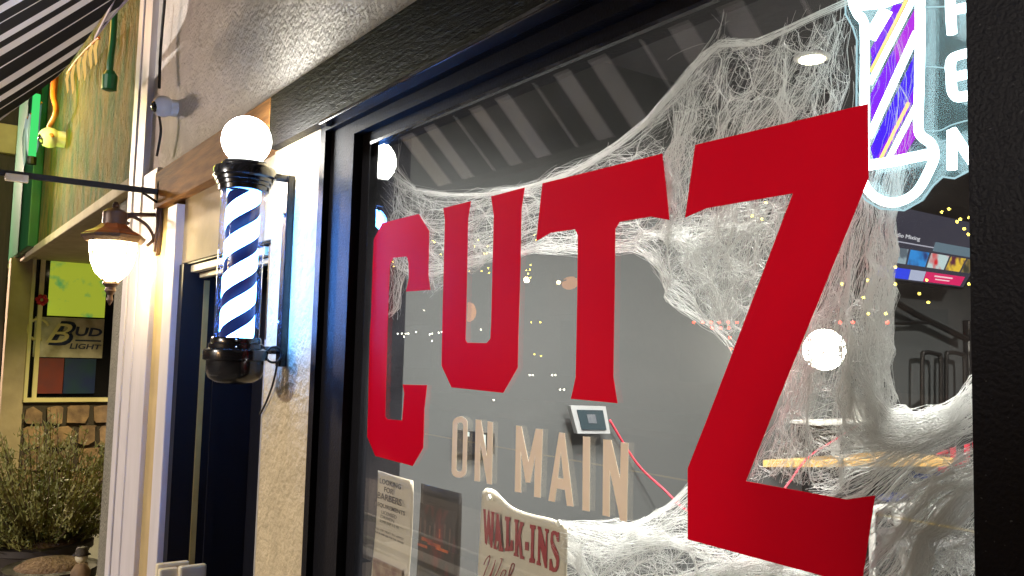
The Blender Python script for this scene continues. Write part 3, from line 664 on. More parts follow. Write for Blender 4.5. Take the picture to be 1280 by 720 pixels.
for (s0, s1, t0, t1) in ((.15, .42, .385, .41), (.3, .62, .40, .425), (.5, .8, .42, .44), (.06, .3, .44, .46)): b.poly([sub([p + Vector((0, -.0012, 0)) for p in qf], s0, s1, t0, t1)], (0, -.0003, 0))
b.done('orange_caption', M['poster_orange'], t)
# walk-ins sheet
YS = G + .018
tl, tr = hit(601, 611, Y=YS), hit(709, 657, Y=YS)
wsz = Vector((0, 0, -.26))
t = thing('walk_ins_sign', 'cream plastic sign with dark red slab lettering leaning behind the glass', 'sign', tl)
bm = bmesh.new(); NS = 26; V = []
for i in range(NS + 1):
    s = i / NS; topv = 611 + (657 - 611) * s; topv += 6.5 * math.sin(PI * min(1, s * 1.25)) * 1.0 - 6.0 * math.exp(-((s - .12) / .14) ** 2) - (0)
    if s < .06: topv += 12 * (1 - s / .06) ** 2 * .6
    p0 = hit(598.5 + (708.5 - 598.5) * s, topv, Y=YS)
    row = []
    for j in range(15):
        tt = j / 14; p = p0 + (Vector((p0.x, YS, tl.z - .27)) - p0) * tt
        p.x += .0 * tt; p.y += .010 * math.exp(-((s - .1) / .2) ** 2) * (1 - tt); row.append(bm.verts.new(p))
    V.append(row)
fs = [bm.faces.new((V[i][j], V[i + 1][j], V[i + 1][j + 1], V[i][j + 1])) for i in range(NS) for j in range(14)]
r = bmesh.ops.extrude_face_region(bm, geom=fs)
for g in r['geom']:
    if isinstance(g, bmesh.types.BMVert): g.co.y += .003
bmesh.ops.recalc_face_normals(bm, faces=bm.faces); me = bpy.data.meshes.new('panel'); bm.to_mesh(me); bm.free(); link('panel', me, M['sheet'], t, True)
M['edge_white'] = mat('white_edge', (.85, .83, .74), .4)
YF_ = YS - .0012
def wp(x, y): return hit(585 + x / 5.536, 590 + y / 5.536, Y=YF_ )
def stroke_poly(ls, m, name):
    for l in ls:
        b = MB(); b.poly([[wp(x, y) for x, y in l]], (0, -.0005, 0)); b.done(name, m, t)
# slab letters, outlines in the sign's own pixels
letters = [
 [(106, 256), (122, 258), (128, 400), (136, 300), (143, 262), (150, 300), (160, 420), (163, 290), (160, 272), (186, 278), (182, 300), (170, 525), (156, 522), (143, 420), (132, 505), (118, 490), (108, 275)],
 [(200, 290), (214, 294), (236, 520), (246, 528), (242, 552), (212, 545), (215, 525), (213, 480), (199, 475), (197, 520), (203, 528), (199, 538), (176, 530), (180, 510), (186, 500)],
 [(258, 306), (292, 314), (290, 336), (284, 340), (284, 512), (292, 515), (296, 470), (312, 475), (312, 545), (258, 548), (256, 528), (263, 525), (265, 340), (256, 330)],
 [(322, 325), (352, 332), (350, 350), (345, 355), (344, 430), (360, 362), (358, 342), (388, 350), (386, 372), (378, 376), (364, 440), (378, 580), (390, 588), (388, 606), (362, 600), (350, 500), (344, 520), (344, 572), (350, 578), (348, 588), (316, 580), (318, 560), (326, 556), (328, 350), (321, 345)],
 [(396, 482), (420, 486), (420, 545), (395, 540)],
 [(430, 362), (468, 370), (468, 395), (458, 400), (454, 595), (463, 603), (461, 632), (424, 626), (425, 600), (434, 592), (438, 395), (429, 388)],
 [(483, 374), (505, 382), (536, 520), (540, 412), (533, 405), (534, 390), (560, 398), (558, 420), (550, 425), (546, 668), (532, 662), (500, 510), (497, 625), (504, 632), (502, 650), (474, 640), (476, 618), (483, 612), (488, 400), (482, 394)],
 [(575, 420), (590, 405), (608, 410), (616, 418), (632, 416), (630, 485), (616, 480), (608, 440), (597, 432), (588, 445), (590, 480), (625, 560), (632, 600), (627, 660), (612, 690), (590, 694), (578, 684), (562, 680), (565, 600), (578, 602), (588, 655), (600, 668), (610, 650), (612, 610), (580, 535), (570, 480)]]
stroke_poly(letters, M['ink_red'], 'letter')
def wstroke(pts, r=.0011): 
    b = MB(); b.tube(smoothpath([wp(x, y) for x, y in pts], 5), r, 5); b.done('script_stroke', M['ink_red'], t, True)
wstroke([(110, 640), (125, 605), (150, 580), (146, 620), (118, 690), (104, 745), (118, 770), (150, 720), (182, 640), (190, 610)])
wstroke([(190, 610), (180, 650), (155, 735), (165, 765), (205, 690), (235, 610), (225, 600)])
wstroke([(222, 740), (245, 725), (262, 690), (245, 680), (225, 720), (228, 765), (250, 770), (285, 730), (318, 655), (316, 635), (303, 640), (285, 700), (278, 755), (290, 772), (320, 745)])
wstroke([(360, 735), (335, 745), (328, 785), (350, 800), (375, 780)])
wstroke([(405, 760), (385, 780), (392, 810), (415, 800), (420, 770), (405, 760)])
for s, q_ in (((612, 622)), 0), ((700, 654), 0):
    c = hit(s[0], s[1], Y=YF_); b = MB(); b.tube([c, c + Vector((0, -.004, 0))], .0055, 16); b.done('rivet', M['chrome'] if q_ else M['edge_white'], t)

# ------------------------------------------------------------ neon sign
YN = G + .052; nt_r = .0058
ns = thing('neon_sign', 'glowing neon barber pole sign with vertical white letters at the right of the window', 'neon sign', hit(1120, 100, Y=YN))
def npt(l, dy=0.): return [hit(u, v, Y=YN + dy) for u, v in l]
def tube_px(name, l, r, m, dy=0., smooth=True, k=6):
    b = MB(); p = npt(l, dy); b.tube(smoothpath(p, k) if smooth else p, r, 8); b.done(name, m, ns, True)
tube_px('outline_tube', [(1160, -70), (1120, -66), (1090, -50), (1071, -25), (1066, 0), (1071, 16), (1079, 26), (1081, 45), (1081, 120), (1081, 205)], nt_r, M['neon_white'])
tube_px('outline_tube', [(1150, -30), (1150, 60), (1149, 110), (1148, 158), (1152, 170), (1164, 180), (1168, 195), (1160, 216), (1147, 238), (1130, 250), (1112, 253), (1095, 247), (1084, 236), (1079, 226)], nt_r, M['neon_white'])
tube_px('band_tube', [(1084, 207), (1120, 201), (1164, 192)], nt_r * 1.15, M['neon_white'], smooth=False)
tube_px('band_tube', [(1074, 6), (1105, 3), (1125, -5)], nt_r * 1.3, M['neon_white'], smooth=False)
for l, m, r in (([(1108, 12), (1087, 48)], 'neon_white', 1.4), ([(1141, 0), (1087, 105)], 'neon_white', .62), ([(1146, 40), (1086, 172)], 'neon_white', .8), ([(1146, 130), (1110, 200)], 'neon_white', .55),
                ([(1133, 0), (1088, 90)], 'neon_orange', .36), ([(1136, 128), (1101, 198)], 'neon_orange', .36)):
    tube_px('stripe_tube', l, nt_r * r, M[m], -.004, False)
def fill(l, m):
    b = MB(); b.poly([npt(l, .008)], (0, .003, 0)); b.done('colour_strip', M[m], ns)
fill([(1117, 5), (1126, 5), (1090, 75), (1088, 62)], 'neon_violet'); fill([(1127, 5), (1131, 5), (1089, 86), (1089, 77)], 'neon_blue')
fill([(1145, 8), (1147, 35), (1122, 84), (1117, 61)], 'neon_magenta'); fill([(1116, 63), (1121, 86), (1089, 152), (1088, 118)], 'neon_violet'); fill([(1147, 37), (1147, 42), (1090, 164), (1090, 154)], 'neon_blue')
fill([(1147, 60), (1147, 100), (1092, 200), (1088, 185)], 'neon_blue'); fill([(1147, 102), (1147, 114), (1104, 195), (1094, 200)], 'neon_violet')
fill([(1147, 140), (1147, 165), (1130, 192), (1116, 196)], 'neon_magenta')
def letter(paths, k):
    b = MB()
    for l in paths: b.tube(smoothpath(npt(l), 5), nt_r, 8)
    b.done('letter_tube', M['neon_white'], ns, True)
letter([[(1190, -75), (1200, -90), (1222, -98), (1240, -88), (1238, -60), (1215, -48), (1195, -52), (1190, -75)]], 0)
letter([[(1188, -25), (1188, 10), (1190, 42)], [(1189, -24), (1215, -33), (1240, -20), (1232, 2), (1190, 13)]], 1)
letter([[(1236, 58), (1210, 66), (1192, 72), (1188, 82), (1189, 95), (1190, 112), (1196, 121), (1212, 119), (1236, 113)], [(1190, 97), (1212, 92), (1232, 88)]], 2)
letter([[(1190, 212), (1190, 190), (1190, 163)], [(1190, 163), (1212, 197), (1236, 228)], [(1236, 228), (1236, 190), (1236, 160)]], 3)
bd = [(1056, -20), (1057, 18), (1066, 34), (1071, 50), (1070, 232), (1082, 250), (1100, 261), (1130, 263), (1153, 250), (1166, 232), (1178, 221), (1193, 223), (1212, 213), (1250, 205), (1250, -110), (1056, -110)]
b = MB(); b.poly([npt(bd, .012)], (0, .004, 0)); b.done('acrylic_backing', M['acrylic'], ns)
tube_px('acrylic_edge', bd[:13], .0012, M['acrylic_edge'], .012, False)
for l in ([(1154, 9), (1188, 8)], [(1154, 83), (1172, 84), (1188, 86)], [(1158, 163), (1175, 163), (1190, 156), (1211, 150)], [(1164, 180), (1180, 176), (1190, 176)]): tube_px('wire', l, .0009, M['acrylic_edge'], .0)
# hanging chains up to the frame head
for u in (1110, 1225):
    p = hit(u, -60, Y=YN); b = MB(); b.tube([p, (p.x, p.y, gz1 + .05)], .0015, 6); b.done('hanger', M['chrome'], ns)

# ------------------------------------------------------------ inside the shop
def onP(u, v, dx=0.): return hit(u, v, X=PX + dx)
# television
c = [onP(1098, 246, .12), onP(1236, 272, .12), onP(1212, 362, .12), onP(1096, 349, .12)]
c = [hit(1098, 250, X=PX + .12), hit(1250, 284, X=PX + .12), hit(1204, 362, X=PX + .12), hit(1092, 349, X=PX + .12)]
tv = thing('television', 'wall mounted television showing a menu of small coloured tiles', 'television', c[0])
b = MB(); b.poly([c], (-.035, 0, 0)); b.done('body', M['tv_black'], tv)
M['scr'] = mat('screen_dark', (.01, .01, .012), .2, emit=(.10, .10, .15), estr=.4)
def tvq(s0, s1, t0, t1, dx=.002): return [p + Vector((dx, 0, 0)) for p in sub(c, s0, s1, t0, t1)]
def tvp(name, s0, s1, t0, t1, m, dx=.004): b = MB(); b.poly([tvq(s0, s1, t0, t1, dx)], (.001, 0, 0)); b.done(name, m, tv)
tvp('screen', .02, .98, .03, .97, M['scr'], .001)
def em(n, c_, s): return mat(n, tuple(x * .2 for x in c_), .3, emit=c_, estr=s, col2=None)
def em2(n, c1, c2, s, sc_):
    m = mat(n, (.02, .02, .02), .3); nt = m.node_tree; b = nt.nodes['Principled BSDF']
    n1 = nt.nodes.new('ShaderNodeTexNoise'); n1.inputs['Scale'].default_value = sc_; r = nt.nodes.new('ShaderNodeValToRGB')
    tc = nt.nodes.new('ShaderNodeTexCoord'); nt.links.new(tc.outputs['Object'], n1.inputs['Vector']); nt.links.new(n1.outputs[0], r.inputs[0])
    r.color_ramp.elements[0].position = .42; r.color_ramp.elements[1].position = .55; r.color_ramp.elements[0].color = (*c1, 1); r.color_ramp.elements[1].color = (*c2, 1)
    nt.links.new(r.outputs[0], b.inputs['Emission Color']); b.inputs['Emission Strength'].default_value = s; return m
for s0, s1, m in ((.10, .28, em2('tile_grey', (.12, .16, .2), (.35, .45, .5), .9, 14)), (.30, .475, em2('tile_blue', (.02, .05, .2), (.03, .3, .8), .9, 9)), (.495, .67, em2('tile_red', (.75, .02, .03), (.6, .75, .75), .9, 9)), (.69, .84, em2('tile_yellow', (.12, .02, .05), (.9, .6, .05), .9, 12)), (.86, .95, em2('tile_dim', (.05, .05, .03), (.25, .18, .06), .9, 12))):
    tvp('menu_tile', s0, s1, .56, .76, m)
tvp('menu_banner', .02, .34, .82, .955, em('banner_blue', (.03, .06, .8), 1.)); tvp('menu_banner', .345, .50, .82, .955, em('banner_white', (.5, .55, .75), .8)); tvp('menu_banner', .505, .93, .82, .955, em('banner_red', (.75, .02, .14), .9))
tvp('menu_banner', .60, .80, .855, .875, em('banner_text', (.9, .6, .65), 1), .006); tvp('menu_banner', .62, .78, .90, .915, em('banner_text2', (.9, .6, .65), 1), .006)
text_mesh('screen_text', 'Audio Mixing', tvq(.10, .36, .37, .44, .004), (1, 0, 0), em('screen_text', (.7, .7, .75), .9), tv, depth=.001)
tvp('progress_bar', .10, .50, .475, .49, em('screen_text3', (.5, .5, .6), .8)); tvp('side_glow', .5, .96, .40, .53, em('side_glow', (.2, .3, .38), .6))
b = MB(); p = sum(c, Vector()) / 4; b.tube([p + Vector((-.03, 0, 0)), Vector((PX, p.y, p.z))], .03, 10); b.done('wall_mount', M['iron'], tv)

# angled black rail, towel bars
t = thing('wall_rail', 'slanting black metal rail on the grey wall below the television', 'rail', onP(1115, 380))
b = MB(); b.tube([onP(1113, 374, .05), onP(1145, 393, .05), onP(1208, 424, .05)], .016, 8); b.done('slanted_bar', M['iron'], t)
b = MB(); b.tube([onP(1112, 372, .05), onP(1113, 404, .05), onP(1165, 403, .05)], .010, 8); b.tube([onP(1113, 404, .05), onP(1113, 404)], .01, 8); b.tube([onP(1200, 420, .05), onP(1200, 420)], .012, 8); b.done('support', M['iron'], t)
for i, u in enumerate((1153, 1183)):
    t = thing('towel_bar', ('left' if i == 0 else 'right') + ' one of the two black looped towel bars on the grey wall', 'towel bar', onP(u, 500), 'towel bars under the television')
    b = MB(); b.tube(smoothpath([onP(u, 520, .06), onP(u, 450, .06), onP(u + 3, 441, .06), onP(u + 19, 443, .06), onP(u + 23, 452, .06), onP(u + 23, 525, .06)], 5), .011, 8); b.done('loop', M['iron'], t, True)
    b = MB(); b.tube([onP(u, 500, .06), onP(u, 500)], .009, 8); b.tube([onP(u + 23, 504, .06), onP(u + 23, 504)], .009, 8); b.done('stand_off', M['iron'], t)
b = MB(); b.box(PX + .002, PX + .04, onP(1203, 430).y, onP(1240, 430).y, onP(1203, 480).z, onP(1203, 400).z, .01); prop(b.done('speaker_box', M['tv_black']), 'slim black speaker box on the grey wall beside the towel bars', 'speaker')
# ceiling lights
def downlight(x, y, label, en=110):
    t = thing('ceiling_light', label, 'ceiling light', (x, y, CH), 'recessed ceiling lights in the shop')
    b = MB(); b.lathe((x, y, CH - .012), [(.062, .011), (.064, .004), (.052, 0)], 24); b.done('trim_ring', M['white_pl'], t)
    b = MB(); b.lathe((x, y, CH - .018), [(.046, .005), (.043, 0)], 24); b.done('lens', M['downlight'], t)
    l = bpy.data.lights.new('downlight', 'SPOT'); l.energy = en; l.spot_size = 2.6; l.spot_blend = .8; l.color = (1, .98, .94); l.shadow_soft_size = .07
    o = bpy.data.objects.new('downlight_lamp', l); COL.objects.link(o); o.location = (0, 0, -.03); o.parent = t
d0 = hit(1015, 70, Z=CH)
downlight(d0.x, d0.y, 'round ceiling light glowing through the cobweb near the neon sign')
downlight(-.5, 3.0, 'added round ceiling light, out of view, in the middle of the shop'); downlight(-.9, 4.3, 'added round ceiling light that brightens the television wall', 320); downlight(-.5, 1.75, 'added round ceiling light close behind the window, brightening the cobweb', 260); downlight(-1.55, 1.7, 'added round ceiling light nearest the left end of the window, brightening the cobweb', 160); downlight(1.6, 3.0, 'added round ceiling light, out of view, at the right side of the shop'); downlight(-.5, 6, 'added round ceiling light, out of view, at the back of the shop')  # ceiling lights added to brighten the room and the cobweb
downlight(-.75, 1.32, 'added round ceiling light right behind the neon sign, whitening the cobweb', 400); downlight(-1.35, 1.32, 'added round ceiling light behind the middle of the window glass, whitening the cobweb', 340)  # two more added close to the glass to whiten the cobweb
# ring lamp
c = onP(1030, 437, .22); n = (Vector((0, 0, CZ)) - c).normalized(); a1 = n.orthogonal().normalized(); a2 = n.cross(a1)
t = thing('ring_lamp', 'bright round ring lamp glowing behind the cobweb, right of the last red letter', 'lamp', c)
b = MB(); b.tube([c + (a1 * math.cos(k * PI / 16) + a2 * math.sin(k * PI / 16)) * .048 for k in range(32)], .036, 10, closed=True); b.done('ring_tube', M['ring'], t, True)
b = MB(); b.tube([c - n * .02, c - n * .05], .02, 12); b.done('hub', M['white_pl'], t); b = MB(); b.tube([c - n * .04, Vector((PX, c.y + .05, c.z))], .01, 8); b.done('arm', M['iron'], t)
t = thing('web_fill_lamp', 'added round white lamp on a stand, unseen behind the right window post, brightening the cobweb', 'lamp', (.15, 1.75, 0))  # lamp added out of view to light the cobweb from behind
b = MB(); b.tube([(.15, 1.75, .03), (.15, 1.75, 1.3)], .012, 8); b.lathe((.15, 1.75, .03), [(.15, 0), (.15, .015), (.02, .03)], 20); b.done('stand', M['white_pl'], t)
b = MB(); b.sphere((.15, 1.75, 1.36), .075, 20, 12); b.done('shade', emis('web_fill_shade', (.95, .97, 1), 75), t, True)
# shelf, jars, towels
zt_ = hit(1100, 572, X=PX + .15).z; ys0, ys1 = hit(1003, 569, X=PX + .12).y, hit(1166, 570, X=PX + .2).y
sh = thing('wall_shelf', 'yellow wooden shelf on the grey wall seen through the cobweb', 'shelf', (PX, ys0, zt_))
b = MB(); b.poly([[(PX, ys0 - .1, zt_), (PX + .05, ys0, zt_), (PX + .34, ys0 + .75, zt_), (PX + .30, ys1, zt_), (PX, ys1, zt_)]], (0, 0, -.028)); b.done('board', M['wood_top'], sh)
for k in (.2, .8):
    y = ys0 + (ys1 - ys0) * k; b = MB(); b.box(PX, PX + .02, y - .012, y + .012, zt_ - .2, zt_ - .03); b.box(PX, PX + .18, y - .012, y + .012, zt_ - .05, zt_ - .03); b.done('bracket', M['iron'], sh)
def jar(label, u, v, X, h, r, m, grp=None):
    p = hit(u, v, X=X); t = thing('jar', label, 'jar', p); b = MB(); b.lathe(p, [(r * .9, 0), (r, .01), (r, h * .75), (r * .8, h * .8), (r * .8, h * .86)], 16); b.done('body', m, t, autosm=True)
    b = MB(); b.lathe(p + Vector((0, 0, h * .861)), [(r * .9, 0), (r * .9, h * .14)], 16); b.done('lid', M['white_pl'], t)
p = hit(1044, 568, X=PX + .12)
jar('small white jar standing on the yellow shelf', 1044, 567, PX + .1, .07, .02, M['white_pl'])
b = MB(); q0, q1 = onP(1013, 527, .1), onP(1080, 528, .1); b.box(PX, PX + .14, q0.y, q1.y, q0.z - .015, q0.z, .003); prop(b.done('white_shelf', M['white_pl']), 'narrow white shelf above the yellow wooden shelf', 'shelf')
jar('white jar standing on the narrow white shelf', 1073, 526, PX + .1, .10, .03, M['white_pl'])
# trolley with towels
zt2 = 1.0; c = hit(1120, 634, Z=zt2)
tr_ = thing('salon_trolley', 'white tubular trolley behind the cobweb under the yellow shelf', 'trolley', (c.x, c.y, 0))
b = MB(); p0, p1 = hit(1090, 636, Z=zt2), hit(1152, 632, Z=zt2); b.tube(smoothpath([p0, p1, p1 + Vector((.03, .06, -.03)), p1 + Vector((.04, .08, -.1))], 5), .017, 8); b.done('top_rail', M['white_pl'], tr_, True)
b = MB(); pm = (p0 + p1) / 2; b.tube([pm, pm + Vector((.0, 0, -.06)), Vector((pm.x + .12, pm.y + .05, .1))], [.03, .016, .014], 8); b.done('leg', M['white_pl'], tr_, True)
b = MB(); b.tube([p0, Vector((p0.x, p0.y, .1))], .014, 8); b.done('leg', M['white_pl'], tr_)
b = MB(); b.box(pm.x - .25, pm.x + .22, pm.y - .2, pm.y + .25, .08, .11, .01); b.done('base', M['white_pl'], tr_)
b = MB(); b.box(pm.x - .22, pm.x + .15, pm.y - .05, pm.y + .3, zt2 - .16, zt2 - .14, .005); b.done('tray', M['silver'], tr_)
def towel(label, u, v, Z, s):
    c = hit(u, v, Z=Z); b = MB(); b.sphere(c, s, 14, 8, (1, 1.5, .35)); b.sphere(c + Vector((.02, .03, .01)), s * .8, 12, 8, (1.2, 1.0, .4))
    prop(b.done('blue_towel', M['blue_cloth'], None, True), label, 'towel')
towel('crumpled blue towel on the trolley', 1112, 622, zt2 + .02, .05); towel('crumpled blue towel hanging by the end of the yellow shelf', 1152, 593, 1.13, .05)
b = MB(); c = hit(1158, 583, X=PX + .2); b.box(c.x - .03, c.x + .03, c.y - .05, c.y + .05, c.z - .03, c.z + .02, .006); prop(b.done('paper_box', M['white_pl']), 'small white box below the end of the yellow shelf', 'box')
# wall decal
M['wall_red'] = mat('red_wall_vinyl', (.70, .02, .05), .6, var=.05); M['wall_white'] = mat('white_wall_vinyl', (.75, .75, .72), .6)
dc = thing('wall_decal', 'small red and white lettering decal on the dark board inside, by the right frame', 'decal', onP(1165, 575))
b = MB(); b.poly([[onP(1164, 530, .004), onP(1290, 520, .004), onP(1290, 650, .004), onP(1164, 650, .004)]], (-.003, 0, 0)); b.done('board', mat('dark_board', (.06, .06, .06), .6), dc)
for ch, q in (('C', [(1166, 566), (1185, 560), (1186, 590), (1167, 592)]), ('U', [(1187, 560), (1212, 554), (1212, 583), (1189, 587)]), ('T', [(1215, 553), (1240, 549), (1240, 580), (1217, 583)]), ('Z', [(1243, 548), (1272, 543), (1272, 580), (1245, 583)])):
    text_mesh('letter', ch, [onP(u, v, .006) for u, v in q], (1, 0, 0), M['wall_red'], dc, .05, depth=.002)
text_mesh('letters', 'ON MAIN', [onP(u, v, .006) for u, v in [(1198, 591), (1262, 587), (1262, 597), (1198, 601)]], (1, 0, 0), M['wall_white'], dc, .03, depth=.002)
# tablet on the grey wall + red cord
X_ = PX + .06
c = [hit(u, v, X=X_) for u, v in ((713, 507), (757, 508), (763, 542), (722, 542))]
tb = thing('wall_tablet', 'small tilted tablet in a silver frame on the grey wall under the third red letter', 'tablet', c[0])
b = MB(); b.poly([c], (-.02, 0, 0)); b.done('silver_frame', M['silver'], tb)
b = MB(); b.poly([[p + Vector((.001, 0, 0)) for p in sub(c, .14, .88, .14, .86)]], (.003, 0, 0)); b.done('screen', mat('tablet_screen', (.02, .03, .035), .2, emit=(.05, .07, .08), estr=.5), tb)
b = MB(); b.poly([[p + Vector((.0045, 0, 0)) for p in sub(c, .38, .62, .30, .62)]], (.001, 0, 0)); b.done('screen_icon', mat('tablet_icon', (.1, .1, .1), .3, emit=(.35, .4, .45), estr=.35, col2=(.02, .02, .03), vscale=60), tb)
p = sum(c, Vector()) / 4; b = MB(); b.tube([p + Vector((-.02, 0, 0)), Vector((PX, p.y, p.z))], .015, 8); b.done('mount', M['iron'], tb)
b = MB(); b.tube(smoothpath([hit(762, 525, X=PX + .03), hit(780, 555, X=PX + .03), hit(800, 584, X=PX + .04), hit(830, 612, X=PX + .1), hit(862, 640, X=PX + .2), hit(910, 650, X=PX + .3), hit(960, 632, X=PX + .3), hit(985, 605, X=PX + .25), hit(1010, 572, X=PX + .2), hit(1050, 546, X=PX + .12), hit(1075, 530, X=PX + .1)], 6), .0042, 6)
prop(b.done('red_cable', M['red_cord'], None, True), 'thin red cable drooping from the tablet behind the window', 'cable')
c = [onP(566, 536), onP(612, 541), onP(612, 567), onP(566, 565)]
t = thing('wall_device', 'small black device with white labels on the grey wall behind the tan letters', 'device', c[0])
b = MB(); b.poly([[p + Vector((.03, 0, 0)) for p in c]], (-.03, 0, 0)); b.done('body', M['tv_black'], t)
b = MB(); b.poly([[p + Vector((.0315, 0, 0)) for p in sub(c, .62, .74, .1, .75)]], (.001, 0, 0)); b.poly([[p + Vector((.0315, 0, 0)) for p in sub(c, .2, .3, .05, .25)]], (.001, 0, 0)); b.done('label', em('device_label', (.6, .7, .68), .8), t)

# ------------------------------------------------------------ cobweb
def pl_interp(path, t):
    P = np.array(path, float); d = np.r_[0, np.cumsum(np.hypot(*(np.diff(P, axis=0).T)))]; d /= d[-1]
    return np.c_[np.interp(t, d, P[:, 0]), np.interp(t, d, P[:, 1])]
strands = []; radii = []; nowarp = []; NW = [False]
def snoise(n, amp, k=3):
    t = np.linspace(0, 1, n); o = np.zeros((n, 2))
    for j in range(1, k + 1): o += (amp / j) * np.sin(2 * PI * (t[:, None] * j * rng.uniform(.5, 1.5, 2) + rng.uniform(0, 1, 2))) * rng.normal(0, .7, 2)
    return o
def add(P, y, r, wob=.006):
    n = len(P); yy = y + snoise(n, wob)[:, 0]
    strands.append(np.c_[P, yy]); radii.append(r * (.42 if rng.random() < .78 else 1.15)); nowarp.append(NW[0])
KB, KT = .48, .95
def bundle(A, B, n, amp=5, r=(.00026, .00042), full=.25, ylo=.014, yhi=.075, pw=1.0, seg=12, minlen=.25, dk=1.):
    for _ in range(max(4, int(n * KB * dk))):
        s = rng.random() ** pw; a = 0; b = 1
        if rng.random() > full:
            L = rng.uniform(minlen, .9); a = rng.uniform(0, 1 - L); b = a + L
        s2 = np.clip(s + rng.normal(0, .12), 0, 1); t = np.linspace(a, b, seg); ss = np.linspace(s, s2, seg)[:, None]
        P = pl_interp(A, t) * (1 - ss) + pl_interp(B, t) * ss + snoise(seg, amp) + np.cumsum(rng.normal(0, .55, (seg, 2)), 0)
        add(P, rng.uniform(ylo, yhi), rng.uniform(*r))
def inside(P, poly):
    c = False; x, y = P; n = len(poly); j = n - 1
    for i in range(n):
        xi, yi = poly[i]; xj, yj = poly[j]
        if (yi > y) != (yj > y) and x < (xj - xi) * (y - yi) / (yj - yi) + xi: c = not c
        j = i
    return c
def tangle(poly, n, ln=(20, 70), ang=None, spread=3.14, curl=.5, r=(.00022, .00036), ylo=.014, yhi=.075, seg=9):
    n = int(n * KT)
    xs = [p[0] for p in poly]; ys = [p[1] for p in poly]
    while n > 0:
        p = np.array([rng.uniform(min(xs), max(xs)), rng.uniform(min(ys), max(ys))])
        if not inside(p, poly): continue
        n -= 1; L = rng.uniform(*ln); a = (ang if ang is not None else 0) + rng.normal(0, spread if ang is not None else 3.14); P = [p]
        c = rng.normal(0, curl)
        for k in range(seg - 1):
            a += c / seg * 2 + rng.normal(0, .18); q = P[-1] + L / seg * np.array([math.cos(a), math.sin(a)])
            if not inside(q, poly): break
            P.append(q)
        if len(P) > 3: add(np.array(P), rng.uniform(ylo, yhi), rng.uniform(*r), .004)
TOP = [(484, 214), (500, 233), (540, 243), (600, 245), (650, 236), (700, 221), (750, 196), (800, 160), (850, 104), (880, 66), (905, 52), (950, 55), (1000, 28), (1062, 0)]
def shift(l, dx, dy): return [(x + dx, y + dy) for x, y in l]
NW[0] = True
bundle(shift(TOP, 0, -2), shift(TOP, 0, 3), 130, 1.2, (.0003, .0005), full=.5, minlen=.15, seg=16)
# hook strands
bundle([(911, -40), (903, 20), (896, 50)], [(915, -40), (908, 20), (904, 55)], 6, .5, full=1.)
bundle([(500, 168), (497, 200), (492, 235)], [(502, 168), (500, 200), (502, 235)], 5, .5, full=1.)
bundle([(896, 35), (870, 75), (840, 115), (800, 160)], [(915, 50), (885, 90), (850, 125), (805, 168)], 120, 3, full=.3)
NW[0] = False
bundle([(890, 50), (915, 45), (945, 60)], [(880, 80), (905, 70), (935, 66)], 60, 3)
# left swag
LOWL = [(476, 300), (500, 345), (545, 352), (575, 335), (620, 324), (660, 318), (720, 314), (775, 318), (800, 318)]
TOPL = [(484, 214), (500, 233), (540, 243), (600, 245), (650, 236), (700, 221), (750, 196), (800, 165), (830, 145)]
bundle(TOPL, LOWL, 420, 7, pw=1.3); bundle(shift(LOWL, 0, -14), LOWL, 110, 5)
tangle([(488, 235), (600, 247), (700, 222), (830, 145), (835, 300), (720, 312), (640, 320), (570, 352), (540, 372), (515, 345), (482, 300)], 900, (20, 70), -.3, .7, 1.0)
tangle([(500, 240), (600, 249), (650, 240), (650, 315), (560, 355), (520, 345)], 350, (25, 80), None, 3, 1.5)
bundle([(492, 222), (488, 270), (482, 300)], [(515, 232), (513, 262), (512, 280)], 80, 3, full=.5)
bundle([(498, 218), (495, 232), (505, 240)], [(512, 225), (520, 236), (516, 246)], 60, 2, full=.5)
bundle([(494, 318), (492, 350), (486, 392)], [(512, 318), (506, 340), (489, 400)], 120, 3, full=.4)
tangle([(535, 350), (575, 352), (560, 362), (545, 368)], 60, (10, 25), -.3, .5)
# column between the third and last letter
bundle([(862, 95), (850, 140), (838, 190), (835, 300)], [(890, 80), (872, 130), (862, 185), (862, 320)], 260, 5, full=.25)
# fan from the hook to the right
poly_mid = [(830, 140), (905, 60), (950, 58), (1060, 5), (1062, 135), (870, 180), (850, 280), (800, 315), (830, 250)]
bundle([(905, 60), (880, 110), (850, 200), (800, 312)], [(1062, 2), (1030, 90), (940, 230), (905, 400)], 420, 9, full=.12)
bundle([(960, 55), (940, 110), (900, 200), (880, 380)], [(1066, 30), (1062, 130), (1000, 250), (930, 425)], 480, 9, full=.08, minlen=.15)
tangle(poly_mid, 900, (15, 60), 2.2, .7, 1.6)
poly_k = [(770, 300), (850, 270), (1000, 240), (935, 420), (925, 436), (900, 412), (880, 398), (850, 372), (830, 350), (812, 335), (800, 322)]
tangle(poly_k, 950, (15, 60), None, 3, 1.6); tangle(poly_k, 350, (30, 90), -.35, .4, .6)
bundle([(775, 292), (800, 300), (830, 330), (880, 385), (922, 430)], [(775, 315), (805, 325), (822, 350), (876, 402), (918, 440)], 170, 4, full=.1, minlen=.15)
bundle([(770, 286), (840, 285), (920, 262), (990, 243)], [(790, 310), (840, 310), (900, 300), (960, 300)], 160, 6)
bundle([(815, 280), (845, 270), (850, 330), (890, 390)], [(850, 285), (870, 290), (880, 340), (925, 420)], 200, 7)
